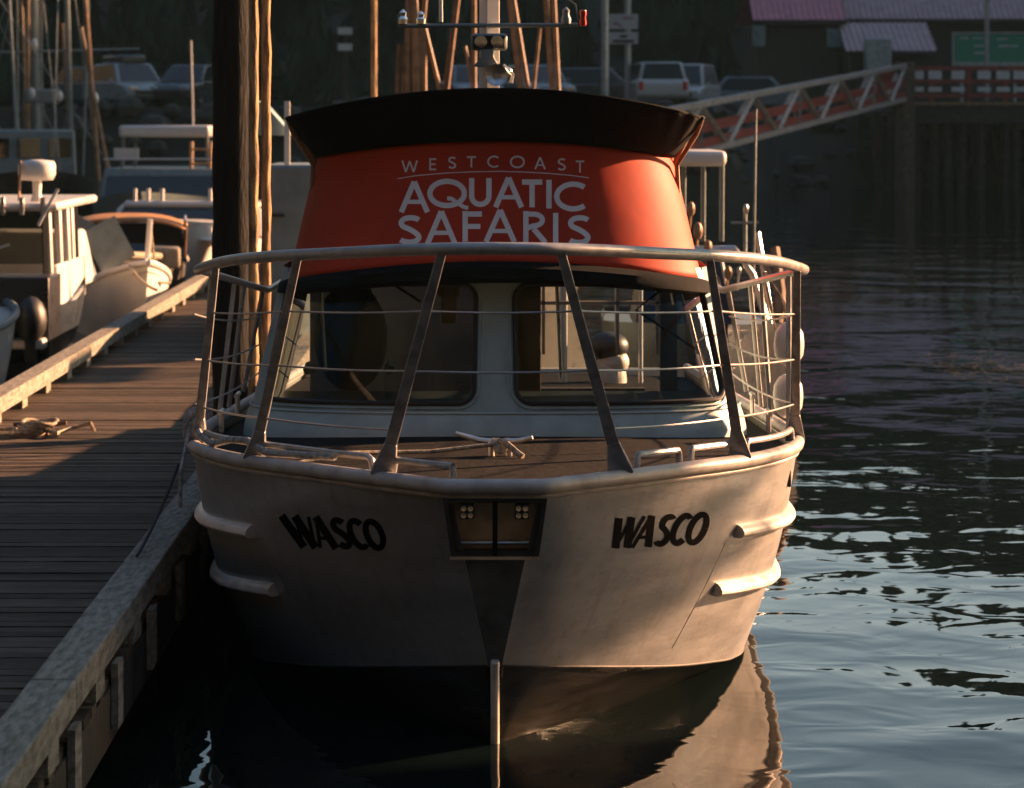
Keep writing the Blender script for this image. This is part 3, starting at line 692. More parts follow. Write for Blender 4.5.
# ---- ropes at the port bow, fender at starboard
q = MB(); g = [gunp(x) for x in (188,192,198,210,228,245,262)]
q.tube([p+Vector((.0,-.03,.055+.03*math.sin(i*1.7))) for i, p in enumerate(g)]+[gunp(300)+Vector((0,0,.04)), gunp(330)+Vector((0,.0,.05))], .018, 8)
for k in range(3): q.tube([g[0]+Vector((-.0+.05*math.cos(a), -.03-.012*k, .06+.09*math.sin(a)-.01*k)) for a in [i*math.pi/9 for i in range(18)]], .014, 7, closed=True)
q.tube([g[0]+Vector((-.03,-.04,.04)), P(181,470,14.7), P(180,508,14.7)], .010, 6)
tag(q.build('mooring_rope', greyrope), 'grey rope coiled and draped over the left edge of the bow', 'rope')
q = MB(); q.tube(sag(P(178,465,15.2), Pz(137,556,.735), .03), .009, 6)
tag(q.build('mooring_line', mat('dark_rope', (.03,.03,.03), .8)), 'thin dark mooring line stretched from the bow to the dock edge', 'mooring line')
def fender(px, y0, y1, D, label):
    a, b_ = P(px, y0, D), P(px, y1, D); L = (a-b_).length
    t = thing('fender', label, 'fender', b_, world=True, group='fenders hung on the boat rail')
    q = MB(); q.lathe(b_, [(.02,0),(.055,.02),(.08,.06),(.086,.11),(.086,L-.11),(.08,L-.06),(.055,L-.02),(.02,L)], 18); q.build('fender_body', white, t, ang=80)
    q = MB(); q.tube([a, a+Vector((-.05,0,.15)), Vector((1.53,D,2.02))], .008, 6); q.build('lanyard', ropem, t)
fender(789, 322, 366, 16.4, 'upper round white fender outside the right rail of the boat')
fender(788, 374, 418, 16.5, 'lower round white fender outside the right rail of the boat')

# ================================================================= DOCK
dx = lambda x, D: x - .009*(D-9.65)
dock = thing('dock', 'weathered wooden plank dock with raised edge rails left of the tour boat', 'dock', (-3,10,.5), world=True)
q = MB(); D = 5.0; XR, XL = -1.60, -3.92
while D < 75:
    wv = .135 + rnd.uniform(-.006,.006); dz = rnd.uniform(-.004,.004); a0, a1 = dx(XL+.02, D)+rnd.uniform(-.01,.01), dx(XR-.02, D)+rnd.uniform(-.01,.01)
    if 21.75 < D < 22.3: a1 = -2.17
    q.box(((a0+a1)/2, D+wv/2, .48+dz), (a1-a0, wv-.012, .04)); D += wv
q.build('deck_boards', plank, dock)
for nm, x0, sg in (('r', XR, 1), ('l', XL, -1)):
    Ds = [4.5, 11.2, 17.3, 21.55] if sg > 0 else [4.5, 13, 21.5, 30, 38.3]
    ends = [11.18, 17.28, 21.55] if sg > 0 else [12.98, 21.48, 29.98, 38.28, 75]
    segs = list(zip(Ds, ends)) + ([(22.5, 31), (31.02, 44), (44.02, 75)] if sg > 0 else [])
    for a, b_ in segs:
        if b_ <= a: continue
        q = MB(); q.bar((dx(x0-sg*.09, a), a, .655), (dx(x0-sg*.09, b_), b_, .655), .18, .13); q.build('bull_rail', railwood, dock, bevel=.008)
        q = MB(); q.bar((dx(x0-sg*.05, a), a, .34), (dx(x0-sg*.05, b_), b_, .34), .07, .24); q.build('fascia_board', darkwood, dock)
    for k in range(46):
        D = 5.2+1.35*k
        if sg > 0 and 21.3 < D < 22.7: continue
        q = MB(); q.box((dx(x0-sg*.075, D), D, .545), (.14, .26, .09)); q.build('rail_block', railwood, dock)
        if D < 24 and sg > 0:
            q = MB(); q.box((dx(x0+.004, D+.5), D+.5, .42), (.03, .17, .28)); q.build('side_block', railwood, dock)
q = MB()
for k in range(24):
    D = 6+3*k; q.box((dx((XL+XR)/2, D), D, .12), (1.9, 1.9, .42))
q.build('float_tanks', darkwood, dock)
# dock cleat with rope
t = thing('dock_cleat', 'iron cleat on the dock planks with loose rope beside it', 'cleat', Pz(40,436,.5), world=True); c = Pz(40,436,.5)
q = MB(); q.tube([c+Vector((-.2,0,.09)), c+Vector((0,0,.08)), c+Vector((.2,0,.1))], [.015,.025,.015], 8); q.cyl(c+Vector((-.05,0,0)), c+Vector((-.05,0,.08)), .02); q.cyl(c+Vector((.05,0,0)), c+Vector((.05,0,.08)), .02); q.build('cleat', rust, t)
q = MB(); c2 = Pz(28,433,.52)
for k in range(4): q.tube([c2+Vector((.13*math.cos(a)+.03*k, .16*math.sin(a), .012+.024*k+.01*math.sin(3*a))) for a in [i*math.pi/10 for i in range(20)]], .015, 6, closed=True)
q.tube([c2+Vector((.1,0,.03)), c2+Vector((.25,-.2,.02)), c2+Vector((.33,.1,.03)), c2+Vector((.48,-.05,.08)), c2+Vector((.50,.0,.02))], .016, 6)
q.tube([c2+Vector((-.1,0,.03)), c2+Vector((-.35,.1,.02)), c2+Vector((-.6,.2,.12))], .016, 6)
tag(q.build('rope_coil', ropem), 'small tan rope coil lying on the sunlit dock planks', 'rope')

# ---- mooring pile by the boat and the slim pole beside it
t = thing('mooring_pile', 'thick dark creosoted mooring pile standing at the dock edge', 'pile', (-2.0,22,0), world=True)
q = MB(); pr = []
for i in range(60):
    z = -2 + 9.0*i/59; pr.append((.148+.005*math.sin(i*1.3)+rnd.uniform(-.004,.004), z))
q.lathe((-2.0,22.05,0), pr, 28); q.build('timber', creosote, t)
q = MB(); q.tube([(-2.0+.19*math.cos(a), 22.05+.19*math.sin(a), .62) for a in [i*math.pi/12 for i in range(24)]], .02, 8, closed=True); q.build('pile_hoop', rust, t)
for px_, r0_, zb_, D_, lb in ((253.5,.036,.5,21.35,'sunlit rough pole right beside the thick dark pile, nearer to it'), (266,.035,-1,21.9,'sunlit rough pole beside the thick dark pile, farther from it')):
    X = (px_-CX)*D_/F; q = MB()
    q.tube([(X+.004*math.sin(i*2.1), D_, lerp(zb_, 7, i/40)) for i in range(41)], [r0_+rnd.uniform(-.003,.004) for i in range(41)], 12)
    tag(q.build('slim_pole', pilem), lb, 'pole')
q = MB(); a = P(374,92,38); q.tube([(a.x, 38, -2), (a.x, 38, 8)], .04, 10)
tag(q.build('wooden_pole', pilem), 'thin golden sunlit pole rising behind the left of the boat canopy', 'pole')

# ================================================================= OTHER BOATS
def loft_hull(q, L, B, Fb, Fs=None, fine=1.0, draft=.4):
    """bow towards -y, waterline at z=0, origin amidships"""
    Fs = Fs or Fb*.75
    def f(sx):
        def g(u, v):
            hb = B/2*(1-(1-min(1, u/.62))**(2.2*fine))**.9 if u < .62 else B/2*(1-.10*((u-.62)/.38)**2)
            z = lerp(lerp(Fb, Fs, min(1, u*1.5)), -draft*min(1, u*3+.2), v); k = 1-.30*v**1.6*(1 if u < .9 else .8)
            y = -L/2 + L*u + (.22*L*.45*v if u < .35 else .0)*(1-u/.35 if u < .35 else 0); return Vector((sx*hb*k*(1 if v < .86 else lerp(1,.35,(v-.86)/.14)), y, z))
        return g
    for sx in (-1, 1): q.grid(f(sx), 24, 10)
    for a in range(1):
        R_, L_ = [f(1)(1, v/10) for v in range(11)], [f(-1)(1, v/10) for v in range(11)]
        q.add(R_+L_[::-1], [tuple(range(22))])
    return f
def hull_deck(q, f, dz=-.06, u0=.0):
    q.grid(lambda u, v: (lambda p: Vector((lerp(-1,1,u)*p.x*.98, p.y, p.z+dz)))(f(1)(lerp(u0, 1, v), 0)), 4, 20)
def house(q, x0, x1, y0, y1, z0, z1, rake=.15, tuck=.06):          # deckhouse: tapered box, front raked (front is -y)
    q.add([(x0,y0,z0),(x1,y0,z0),(x1,y1,z0),(x0,y1,z0),(x0+tuck,y0+rake,z1),(x1-tuck,y0+rake,z1),(x1-tuck,y1,z1),(x0+tuck,y1,z1)],
          [(0,3,2,1),(4,5,6,7),(0,1,5,4),(1,2,6,5),(2,3,7,6),(3,0,4,7)])
def slab_poly(q, pts, z0, z1): q.prism(pts, z0, z1)
def outboard(parent, x, y, z, m=black):
    q = MB(); q.ball((x, y, z+.25), .2, 14, (.9,1.1,1.35)); ob = q.build('outboard_motor', m, parent)
    q = MB(); q.bar((x, y-.02, z+.05), (x, y, z-.75), .12, .2, up=(0,1,0), w2=.07, d2=.12); q.build('motor_leg', m, ob)

# A: cabin cruiser at far left, stern towards camera
A = thing('cabin_cruiser', 'white cabin cruiser with radar dome and black aft curtain left of the dock', 'boat', (-6.25,35.6,0), R(180))
q = MB(); f = loft_hull(q, 5.8, 2.5, 1.25, .75); q.build('hull', mat('navy_hull', (.02,.03,.045), .3, var=.1), A)
q = MB(); hull_deck(q, f); q.build('deck', white, A)
# local frame is turned by 180 degrees: local +y is towards the camera, local -x is towards the dock
for x, y in ((-1.03,1.9),(1.03,1.9),(.0,1.9),(-.38,1.9),(-1.03,-.6),(1.03,-.6)):
    q = MB(); q.bar((x,y,1.0), (x*.97,y-.05,1.86), .05, .05); q.build('cabin_post', black, A)
q = MB(); q.prism([(-1.15,-1.6),(1.15,-1.6),(1.2,2.1),(-1.2,2.1)], 1.84, 1.94); hd = q.build('hardtop', white, A, bevel=.04)
for x in (-1.03, -.79, -.57, -.2):
    q = MB(); q.tube([(x,2.12,1.80),(x,2.15,2.0)], .03, 8); q.build('rod_holder', alu, hd)
q = MB(); q.box((0,2.45,.62), (2.44,.9,1.0)); q.build('aft_curtain', navy, A, bevel=.02)
q = MB(); q.box((0,1.93,1.52), (2.0,.01,.6)); q.build('clear_curtain', glass_mat('vinyl_window', (.5,.52,.5)), A)
q = MB(); house(q, -1.08, 1.08, -2.2, -.6, .8, 1.5, .5, .1); q.build('cabin_front', white, A, bevel=.04)
for x, y in ((-1.1,1.2),(-1.12,.7),(-1.1,.2),(-1.06,1.72)):
    q = MB(); q.bar((x,y,.75), (x+.05,y-.05,1.85), .08, .13, up=(0,1,0)); q.build('side_pillar', white, A, bevel=.02)
q = MB(); q.box((-1.1,.5,.95), (.07,2.3,.5)); q.build('side_coaming', white, A, bevel=.03)
dm = (-.88,1.6,2.30); q = MB(); q.lathe(dm, [(.02,-.12),(.19,-.11),(.22,-.04),(.22,.06),(.20,.11),(.05,.13)], 22); q.build('radar_dome', white, hd, ang=70)
q = MB(); q.lathe((-.88,1.6,1.93), [(.08,0),(.05,.1),(.06,.29)], 12); q.build('dome_mount', white, hd); q = MB(); q.tube([(-.70,1.8,1.95),(-.72,1.8,2.42)], .015, 6); q.build('antenna', rusty2, hd)
q = MB(); q.bar((-1.2,2.1,2.1), (-.98,2.15,1.68), .035,.035, up=(0,1,0)); q.build('boat_hook', white, A); q = MB(); q.bar((-.62,1.98,1.45), (-.25,1.98,1.33), .03,.03, up=(0,1,0)); q.build('paddle', white, A)
outboard(A, -1.05, 3.1, .40)
q = MB(); q.box((-.1,2.95,.38), (2.2,.4,.12)); q.build('swim_platform', white, A, bevel=.03)
# B: bow-on runabout with orange canopy
B_ = thing('runabout', 'dark runabout with tan orange canopy moored beyond the cabin cruiser', 'boat', (-5.42,42.6,0), R(6))
q = MB(); f = loft_hull(q, 5.8, 1.75, 1.05, .8); q.build('hull', mat('brown_hull', (.06,.05,.045), .4), B_)
q = MB(); hull_deck(q, f, -.10); q.build('deck', greyp, B_)
q = MB(); q.tube([f(1)(u/20, 0) for u in range(21)], .05, 8); q.tube([f(-1)(u/20, 0) for u in range(21)], .05, 8); q.build('gunwale', ropem, B_)
for sx in (-1, 1):
    q = MB(); q.tube([(sx*.86,-.7,1.45),(sx*.86,.0,.8),(sx*.86,1.2,1.45)], .02, 8); q.build('canopy_frame', alu, B_)
q = MB(); q.grid(lambda u, v: Vector((lerp(-.9,.9,u), lerp(-.9,1.5,v), 1.52-.16*abs(lerp(-1,1,u))**3-.05*abs(lerp(-1,1,v))**2)), 14, 10)
q.grid(lambda u, v: Vector((.9-.02*v, lerp(-.9,-.3,u), lerp(1.33,.9,v))), 4, 4); q.build('canopy', orange, B_, solid=.03)
q = MB(); house(q, -.9, .9, -.9, -.2, .85, 1.4, .35, .1); q.build('windscreen', dglass, B_)
q = MB(); q.box((-.55,-1.2,1.2), (.5,.04,.5), Matrix.Rotation(R(28),3,'Y')); q.build('deck_hatch', greyp, B_)
q = MB(); q.box((.55,-1.5,.95), (.5,.5,.3)); q.build('seat_box', ropem, B_, bevel=.05)
Tn = thing('dinghy', 'sunlit white dinghy with raised bow wedged between cruiser and dock', 'boat', (-4.95,38.9,.1), R(20))
q = MB(); f = loft_hull(q, 2.6, 1.15, .95, .5); q.build('hull', white, Tn)
q = MB(); hull_deck(q, f, -.12); q.build('deck', seatm, Tn)
for sx in (-1, 1):
    q = MB(); q.tube([f(sx)(u/20, 0) for u in range(21)], .045, 8); q.build('rub_rail', white, Tn)
q = MB(); q.tube([(.02,-1.1,.8),(.06,-1.15,1.5)], .035, 8); q.build('bow_post', white, Tn)
q = MB(); q.tube([(.06,-1.15,1.45),(.2,-.9,.75)], .015, 6); q.build('bow_stay', ropem, Tn)
q = MB(); q.box((-.35,-.5,1.15), (.5,.04,.6), Matrix.Rotation(R(-28),3,'Y')); q.build('folded_seat', greyp, Tn)
q = MB(); q.tube(sag((-4.75,37.7,1.0), (-4.27,36.6,.75), .05), .02, 6); tag(q.build('bow_line', ropem), 'pale bow line running from the white dinghy to the dock rail, nearer one', 'rope')
q = MB(); q.tube(sag((-4.7,37.7,.9), (-4.28,38.2,.75), .03), .02, 6); tag(q.build('bow_line', ropem), 'pale bow line running from the white dinghy to the dock rail, farther one', 'rope')
# D: bit of bow far left
Dn = thing('skiff', 'rounded white skiff bow cut off at the left edge of the photo', 'boat', (-6.05,30.6,0), R(168))
q = MB(); f = loft_hull(q, 4.6, 1.7, .85, .65); q.build('hull', white, Dn)
q = MB(); hull_deck(q, f, -.05); q.build('deck', white, Dn); q = MB(); q.tube([f(1)(u/20, 0) for u in range(21)], .045, 8); q.tube([f(-1)(u/20, 0) for u in range(21)], .045, 8); q.build('rub_rail', greyp, Dn)
q = MB(); q.box((0,.4,.75), (1.2,.35,.08)); q.build('thwart', white, Dn, bevel=.02)
# C: grey white boat behind with rod holders on its roof
Cn = thing('sport_boat', 'shaded white boat with row of rod holders on its hardtop', 'boat', (-5.25,50.5,0))
q = MB(); f = loft_hull(q, 8, 2.7, 1.3, .9); q.build('hull', white, Cn)
q = MB(); hull_deck(q, f); q.build('deck', greyp, Cn)
q = MB()
for sx in (-1, 1): q.tube([(sx*1.25,-1,.9),(sx*1.2,-.7,1.35),(sx*1.12,-.6,1.44),(sx*.4,-.6,1.45)], .05, 8)
q.tube([(-1.1,-.6,1.45),(1.1,-.6,1.45)], .07, 8); q.build('hardtop_frame', white, Cn)
q = MB(); q.prism([(-1.15,-.55),(1.15,-.55),(1.15,1.6),(-1.15,1.6)], 1.40, 1.46); q.build('hardtop', white, Cn)
for x in (-.95,-.72,-.48,.35,.6,.85): q = MB(); q.tube([(x,-.6,1.46),(x,-.55,1.72)], .035, 8); q.build('rod_holder', white, Cn)
q = MB(); house(q, -1.15, 1.15, -1.2, -.5, .95, 1.38, .4, .05); q.build('windscreen', dglass, Cn)
q = MB(); q.grid(lambda u, v: Vector((lerp(-1.1,1.1,u), lerp(-3.2,-1.2,v), 1.22-.1*abs(lerp(-1,1,u))**2-(.25*(1-v)**2))), 8, 6); q.build('foredeck_cover', white, Cn)
# E: boat with high flybridge further back
En = thing('flybridge_boat', 'pale flybridge boat with tall roof and sunlit ladder left of the thick pile', 'boat', (-6.95,62,0))
q = MB(); f = loft_hull(q, 10, 3.4, 1.5, 1.0); q.build('hull', greyp, En)
q = MB(); hull_deck(q, f); q.build('deck', greyp, En)
q = MB(); house(q, -1.3, 1.3, -2, 2, 1.0, 1.9, .5, .1); q.build('deckhouse', greyp, En, bevel=.04)
q = MB(); house(q, -1.15, 1.15, -2.02+.5*.3, -1.2, 1.3, 1.75, .25, .02); q.build('window_band', dglass, En)
q = MB(); q.prism([(-.95,-1.1),(.95,-1.1),(1.1,1.4),(-1.1,1.4)], 2.55, 2.80); q.build('roof', white, En, bevel=.06)
for sx in (-1, 1):
    for y in (-.9, 1.2): q = MB(); q.tube([(sx*.9,y,1.9),(sx*.88,y,2.55)], .04, 8); q.build('roof_post', greyp, En)
q = MB()
for x in (.62, 1.02): q.tube([(x,-1.7,1.0),(x-.03,-1.2,2.45)], .04, 8)
for k in range(5): q.tube([(.62,-1.7+.1*k,1.1+.3*k),(1.02,-1.7+.1*k,1.1+.3*k)], .025, 8)
q.build('ladder', mat('ladder_wood', (.5,.27,.12), .5), En)
q = MB(); q.tube([(.55,-.5,2.8),(.5,-.5,4.6)], .02, 6); q.build('antenna', white, En)
q = MB(); q.box((-.75,-1.4,2.2),(.5,.2,.25)); q.tube([(-1.2,-1.7,2.1),(1.1,-1.7,2.1)], .02, 6); q.build('bridge_rail', white, En)

# fishing boats: rigging, masts, booms
def fishing_boat(label, loc, rz, L, B, hm, houseoff, sc=1, seed=1, warm=rust, tall=9):
    r_ = random.Random(seed); T = thing('fishing_boat', label, 'boat', loc, rz, group='rigged fishing boats')
    q = MB(); f = loft_hull(q, L, B, 1.9, 1.2, draft=.6); q.build('hull', hm, T)
    q = MB(); hull_deck(q, f, -.15); q.build('deck', darkwood, T)
    hh = MB(); house(hh, -B*.28, B*.28, houseoff, houseoff+2.6, 1.1, 2.7, .25, .05); ho = hh.build('wheelhouse', greyp, T, bevel=.05)
    w_ = MB()
    for k in range(3): w_.box((-B*.18+B*.18*k, houseoff+.17, 2.3), (B*.13,.08,.42))
    w_.build('wheelhouse_window', dglass, ho)
    return T, f, r_
FB1, f, r_ = fishing_boat('dark rigged fishing boat with crowded masts at the upper left', (-10.7,66,0), R(12), 12, 3.8, darkwood, -2, seed=3)
def pole(T, a, b_, r, m, name='boom'): q = MB(); q.tube([a, b_], r, 8, r2=r*.8); return q.build(name, m, T)
for a, b_, r, m, nm in (((-1.2,1,1.2),(-1.3,1,9),.07,greyp,'mast'), ((.3,0,1.2),(.1,0,9),.09,greyp,'mast'), ((1.0,-1,1.2),(.8,-1,9),.07,greyp,'mast'), ((1.6,-1.5,1),(1.05,-1,9),.06,rusty2,'boom'),
        ((1.9,-2,.9),(1.2,-1,5),.05,rusty2,'boom'), ((-1.6,-1,1.2),(-.4,0,9),.05,greyp,'boom'), ((-1.9,0,1.2),(-2.0,0,8),.06,rusty2,'boom'), ((-.2,-2,1.2),(-.5,0,8.5),.04,greyp,'boom'), ((-2.2,0,4.4),(2.6,0,4.55),.03,greyp,'spreader'), ((-2.0,0,6.1),(.4,0,6.1),.035,greyp,'spreader')):
    pole(FB1, a, b_, r, m, nm)
for k in range(9):
    x = r_.uniform(-2,2.1); pole(FB1, (x, r_.uniform(-2,2), 1.2), (x+r_.uniform(-.5,.3), 0, r_.uniform(5,9)), r_.uniform(.025,.05), r_.choice((greyp, rusty2, galv)), 'pole')
for k in range(12):
    a = Vector((r_.uniform(-2.4,2.2), r_.uniform(-4,4), 1.3)); b_ = Vector((r_.choice((-1.3,.1,.8)), 0, r_.uniform(6.5,9))); pole(FB1, a, b_, .014, greyp, 'stay')
for x, z in ((-.9,4.15),(-1.3,3.4),(-.85,3.3),(.1,3.5),(.7,3.45),(1.5,3.4),(.15,4.6),(-1.2,4.5),(-.7,2.7)):
    q = MB(); q.ball((x,-1.2,z), .11, 10, (.8,.8,1.3)); q.build('block', white if x > -1.25 else teal, FB1)
q = MB(); q.box((.35,-1.1,3.45),(.8,.3,.3)); q.build('winch_box', greyp, FB1, bevel=.04)
# boat with A-frame poles directly behind the tour boat
FB2, f, r_ = fishing_boat('fishing boat behind the tour boat canopy with sunlit A-frame poles', (-.15,46,0), 0, 11, 3.4, darkwood, 1.0, seed=5)
def PL(px, py, D): p = P(px, py, D); return (p.x+.15, p.y-46, p.z)
for (x0, y0), (x1, y1), r, m in (((407,88),(409,-60),.05,rusty2), ((417,88),(412,-60),.07,rusty2), ((424,88),(424,30),.05,rusty2), ((437,78),(424,24),.035,rusty2), ((423,24),(428,-30),.04,rusty2), ((446,90),(462,-40),.055,rust), ((470,72),(465,46),.03,rusty2), ((520,84),(505,-40),.05,rusty2), ((527,84),(512,-10),.04,rusty2), ((552,86),(542,-60),.045,rusty2), ((558,86),(551,-60),.04,rusty2), ((534,84),(540,28),.03,rusty2), ((397,90),(399,44),.04,rust), ((404,88),(404,44),.05,rust), ((474,30),(474,-60),.04,rusty2)):
    a, b_ = Vector(PL(x0, y0, 44)), Vector(PL(x1, y1, 44)); a = a + (a-b_).normalized()*1.0
    pole(FB2, a, b_, r, m, 'rigging_pole')
q = MB(); q.box((0,-2,2.1),(3.0,.25,.3)); q.bar((-1.35,-2,1.1),(-1.35,-2,2.2),.15,.15); q.bar((1.3,-2,1.1),(1.3,-2,2.2),.15,.15); q.build('gallows_beam', rust, FB2, bevel=.03)
FB3, f, r_ = fishing_boat('unseen tall fishing boat added on the right to shade the bow and dock', (12.5,14.4,0), 0, 12, 3.8, darkwood, -3.4, seed=8)  # added out of view to cast shade on the bow and near dock edge
q = MB(); house(q, -1.1, 1.1, -3.3, 4.75, 2.7, 6.2, .5, .1); q.build('shade_house', greyp, FB3, bevel=.05)  # tall, long block sized to keep sun off the near dock rail
for z, rr_, y1 in ((5.21,.05,5.35), (4.97,.16,5.78), (4.66,.17,6.0)):
    q = MB(); q.tube([(0,4.6,z-.02), (0,lerp(4.6,y1,.6),z+.01), (0,y1,z+.05)], [rr_,rr_,rr_*.55], 10); q.build('shade_boom', rusty2, FB3)  # thick spars shaped to lay soft shadow bands across the bow
q = MB(); q.tube([(0,4.85,1.2),(0,4.85,5.6)], .07, 8); q.build('mast', rusty2, FB3)
# grey box structure left of the screen: small work boat wheelhouse
Wn = thing('work_boat', 'grey boxy work boat wheelhouse between the pile and the red screen', 'boat', (-2.05,32.5,0))
q = MB(); f = loft_hull(q, 7, 2.2, 1.2, .9); q.build('hull', greyp, Wn); q = MB(); hull_deck(q, f); q.build('deck', greyp, Wn)
q = MB(); q.box((.15,.2,1.6),(1.3,2.0,1.6)); hh = q.build('wheelhouse', greyp, Wn, bevel=.04)
q = MB(); q.box((-.33,-.82,1.85),(.16,.03,.03)); q.build('grab_handle', black, hh)
q = MB(); q.bar((-.25,-.4,2.4),(-.25,-.4,3.1),.06,.06); q.build('roof_post', white, hh)
q = MB(); q.prism([(-.75,2.72),(-.2,2.72),(-.52,3.08),(-.75,3.15)], -.3,.3,'y'); q.build('awning', teal, hh)

# right-hand boat behind the rail
Rn = thing('console_boat', 'dark boat with white radar arch roof visible past the right bow rail', 'boat', (2.15,30,0))
q = MB(); f = loft_hull(q, 6.5, 2.0, 1.0, .75); q.build('hull', navy, Rn)
q = MB(); hull_deck(q, f); q.build('deck', greyp, Rn)
q = MB(); q.prism([(-.65,-.6),(.20,-.6),(.20,1.0),(-.65,1.0)], 2.42, 2.58); q.build('hardtop', white, Rn, bevel=.05)
for x in (-.5,-.22,-.02,.17):
    q = MB(); q.tube([(x,-.3,1.65),(x,-.35,2.43)], .025, 8); q.build('roof_post', greyp, Rn)
q = MB(); house(q, -.75, .28, -.9, .4, .8, 1.55, .35, .12); q.build('console', navy, Rn, bevel=.05)
q = MB(); q.tube([(-.75,-.95,1.6),(.25,-.95,1.6),(.42,-1.05,1.35),(.55,-1.1,.9)], .035, 8); q.tube([(.5,-.7,1.75),(.55,-.8,1.4),(.62,-1.0,.8)], .03, 8); q.build('windscreen_frame', alu, Rn)
q = MB(); q.tube([(.46,-1.0,3.0),(.43,-1.0,.9)], .012, 6); q.tube([(.36,-.9,1.98),(.36,-.9,1.4)], .02, 6); q.tube([(.22,-.9,1.86),(.5,-.9,1.86)], .014, 6); q.build('antenna', greyp, Rn)
for x, z, r in ((-.19,2.0,.05),(-.12,1.78,.06),(.36,2.0,.035),(-.02,1.62,.05),(.18,1.36,.05),(.29,1.38,.03),(.05,1.25,.07)):
    q = MB(); q.ball((x,-1.0,z), r, 10, (.8,.8,1.5)); q.tube([(x,-1,z),(x,-.8,z-.2)], .012, 6); q.build('deck_fitting', rusty2 if r > .045 else alu, Rn)
q = MB(); q.tube([(.62,-1.3,1.62),(.66,-1.5,1.2),(.62,-1.6,.9)], .05, 8); q.tube([(.5,-1.4,1.5),(.72,-1.6,1.0)], .03, 8); q.build('rail_bundle', rusty2, Rn)

# ================================================================= PIER, GANGWAY, BUILDINGS
def PA(px, py, D): return P(px, py, D)
pier = thing('pier', 'timber pier on piles with red railing at the right of the harbour', 'pier', (22,126,0), world=True)
zt = P(0,104,122).z; x0, x1 = P(893,0,122).x, 46
q = MB(); q.box(((x0+x1)/2,128,zt-.25), (x1-x0,12,.5)); q.build('pier_deck', darkwood, pier)
q = MB(); q.box(((x0+x1)/2,121.93,zt-.55), (x1-x0,.3,.55)); q.build('edge_beam', darkwood, pier)
q = MB(); q.box(((x0+x1)/2,121.9,zt+.02), (x1-x0,.1,.12)); q.build('kick_board', mat('ochre_timber', (.30,.18,.08), .6), pier)
for k in range(3):
    q = MB(); q.box(((x0+x1)/2,121.95,zt+[1.5,.95,.35][k]), (x1-x0,.08,.16)); q.build('railing_board', redpaint, pier)
x = x0; k = 0
while x < x1:
    q = MB(); q.box((x+.1,122.05,zt+.75), (.16,.16,1.7)); q.build('railing_post', redpaint, pier); x += 1.55
for px in (917,935,958,984,1003,1020):
    c = P(px, 0, 121.9)
    q = MB(); q.box((c.x,121.88,zt+1.22), (.55,.04,.35)); q.build('white_panel', white, pier)
    q = MB(); q.box((c.x,121.88,zt+.62), (.55,.04,.2)); q.build('white_panel', white, pier)
for i, px in enumerate((858,874,893,905,921,940,953,968,985,1000,1016,1030)):
    for j, D in enumerate((122.2,126,131)):
        X = P(px, 0, 122).x + rnd.uniform(-.3,.3)
        if X < x0-.3: X = x0+.2+j*.7+i*.4
        r = .18 if px != 905 or j else .30; tilt = rnd.uniform(-.9,.9) if j else rnd.uniform(-.2,.2)
        q = MB(); q.tube([(X,D,zt-.3),(X+tilt,D,-3)], r, 10); q.build('pile', darkwood if px != 905 else mat('old_pile', (.12,.08,.055), .8, var=.3), pier)
q = MB(); q.tube([P(905,62,121.5), P(905,189,121.5)-Vector((0,0,2))], .42, 12); q.build('corner_pile', mat('old_pile', (.12,.08,.055)), pier)
for i in range(14):
    X = x0+.5+i*1.4; q = MB(); q.bar((X,124,zt-.6), (X+rnd.choice((-1.6,1.6)),124.1,.2), .16,.16, up=(0,1,0)); q.build('cross_brace', darkwood, pier)
# gangway
gw = thing('gangway', 'sloping galvanised truss gangway leading up to the red pier', 'gangway', P(905,100,121), world=True)
T0, T1, B0, B1 = P(905,66,120.5), P(470,148,64), P(905,99,120.5), P(470,212,64)
side_off = Vector((0,1.6,0))
for o_ in (Vector((0,0,0)), side_off):
    q = MB(); q.bar(T0+o_, T1+o_, .17,.17); q.bar(B0+o_, B1+o_, .17,.17); n = 8
    for i in range(n):
        a, b_ = lerp(T0,T1,i/n), lerp(T0,T1,(i+1)/n); c, d = lerp(B0,B1,i/n), lerp(B0,B1,(i+1)/n); m_ = lerp(c, d, .5)
        q.bar(a+o_, m_+o_, .13,.13, up=(0,1,0)); q.bar(b_+o_, m_+o_, .13,.13, up=(0,1,0))
        if i % 2: q.bar(a+o_, c+o_, .09,.09, up=(0,1,0))
    q.build('truss', mat('truss_paint', (.42,.36,.32), .6, var=.25), gw)
q = MB(); q.add([B0+Vector((0,.1,.05)), B1+Vector((0,.1,.05)), B1+Vector((0,1.5,.05)), B0+Vector((0,1.5,.05))], [(0,1,2,3)]); q.build('walkway', darkwood, gw, solid=.06)
for z in (.5,):
    q = MB(); a, b_ = lerp(B0,T0,z)+Vector((0,.2,0)), lerp(B1,T1,z)+Vector((0,.2,0)); q.bar(a, b_, .06,.30); q.bar(lerp(B0,T0,.13)+Vector((0,.25,0)), lerp(B1,T1,.13)+Vector((0,.25,0)), .06,.36); q.build('handrail_board', redpaint, gw)
q = MB(); q.box(P(888,84,121.6), (1.2,.3,1.3)); q.build('gate_frame', redpaint, gw)
fl = thing('landing_float', 'low timber float at the foot of the gangway', 'float', (P(470,212,64).x,62,0), world=True)
c = P(470,212,64); q = MB(); q.box((c.x-.5,62,.35), (4,5,.9)); q.build('float_deck', darkwood, fl)
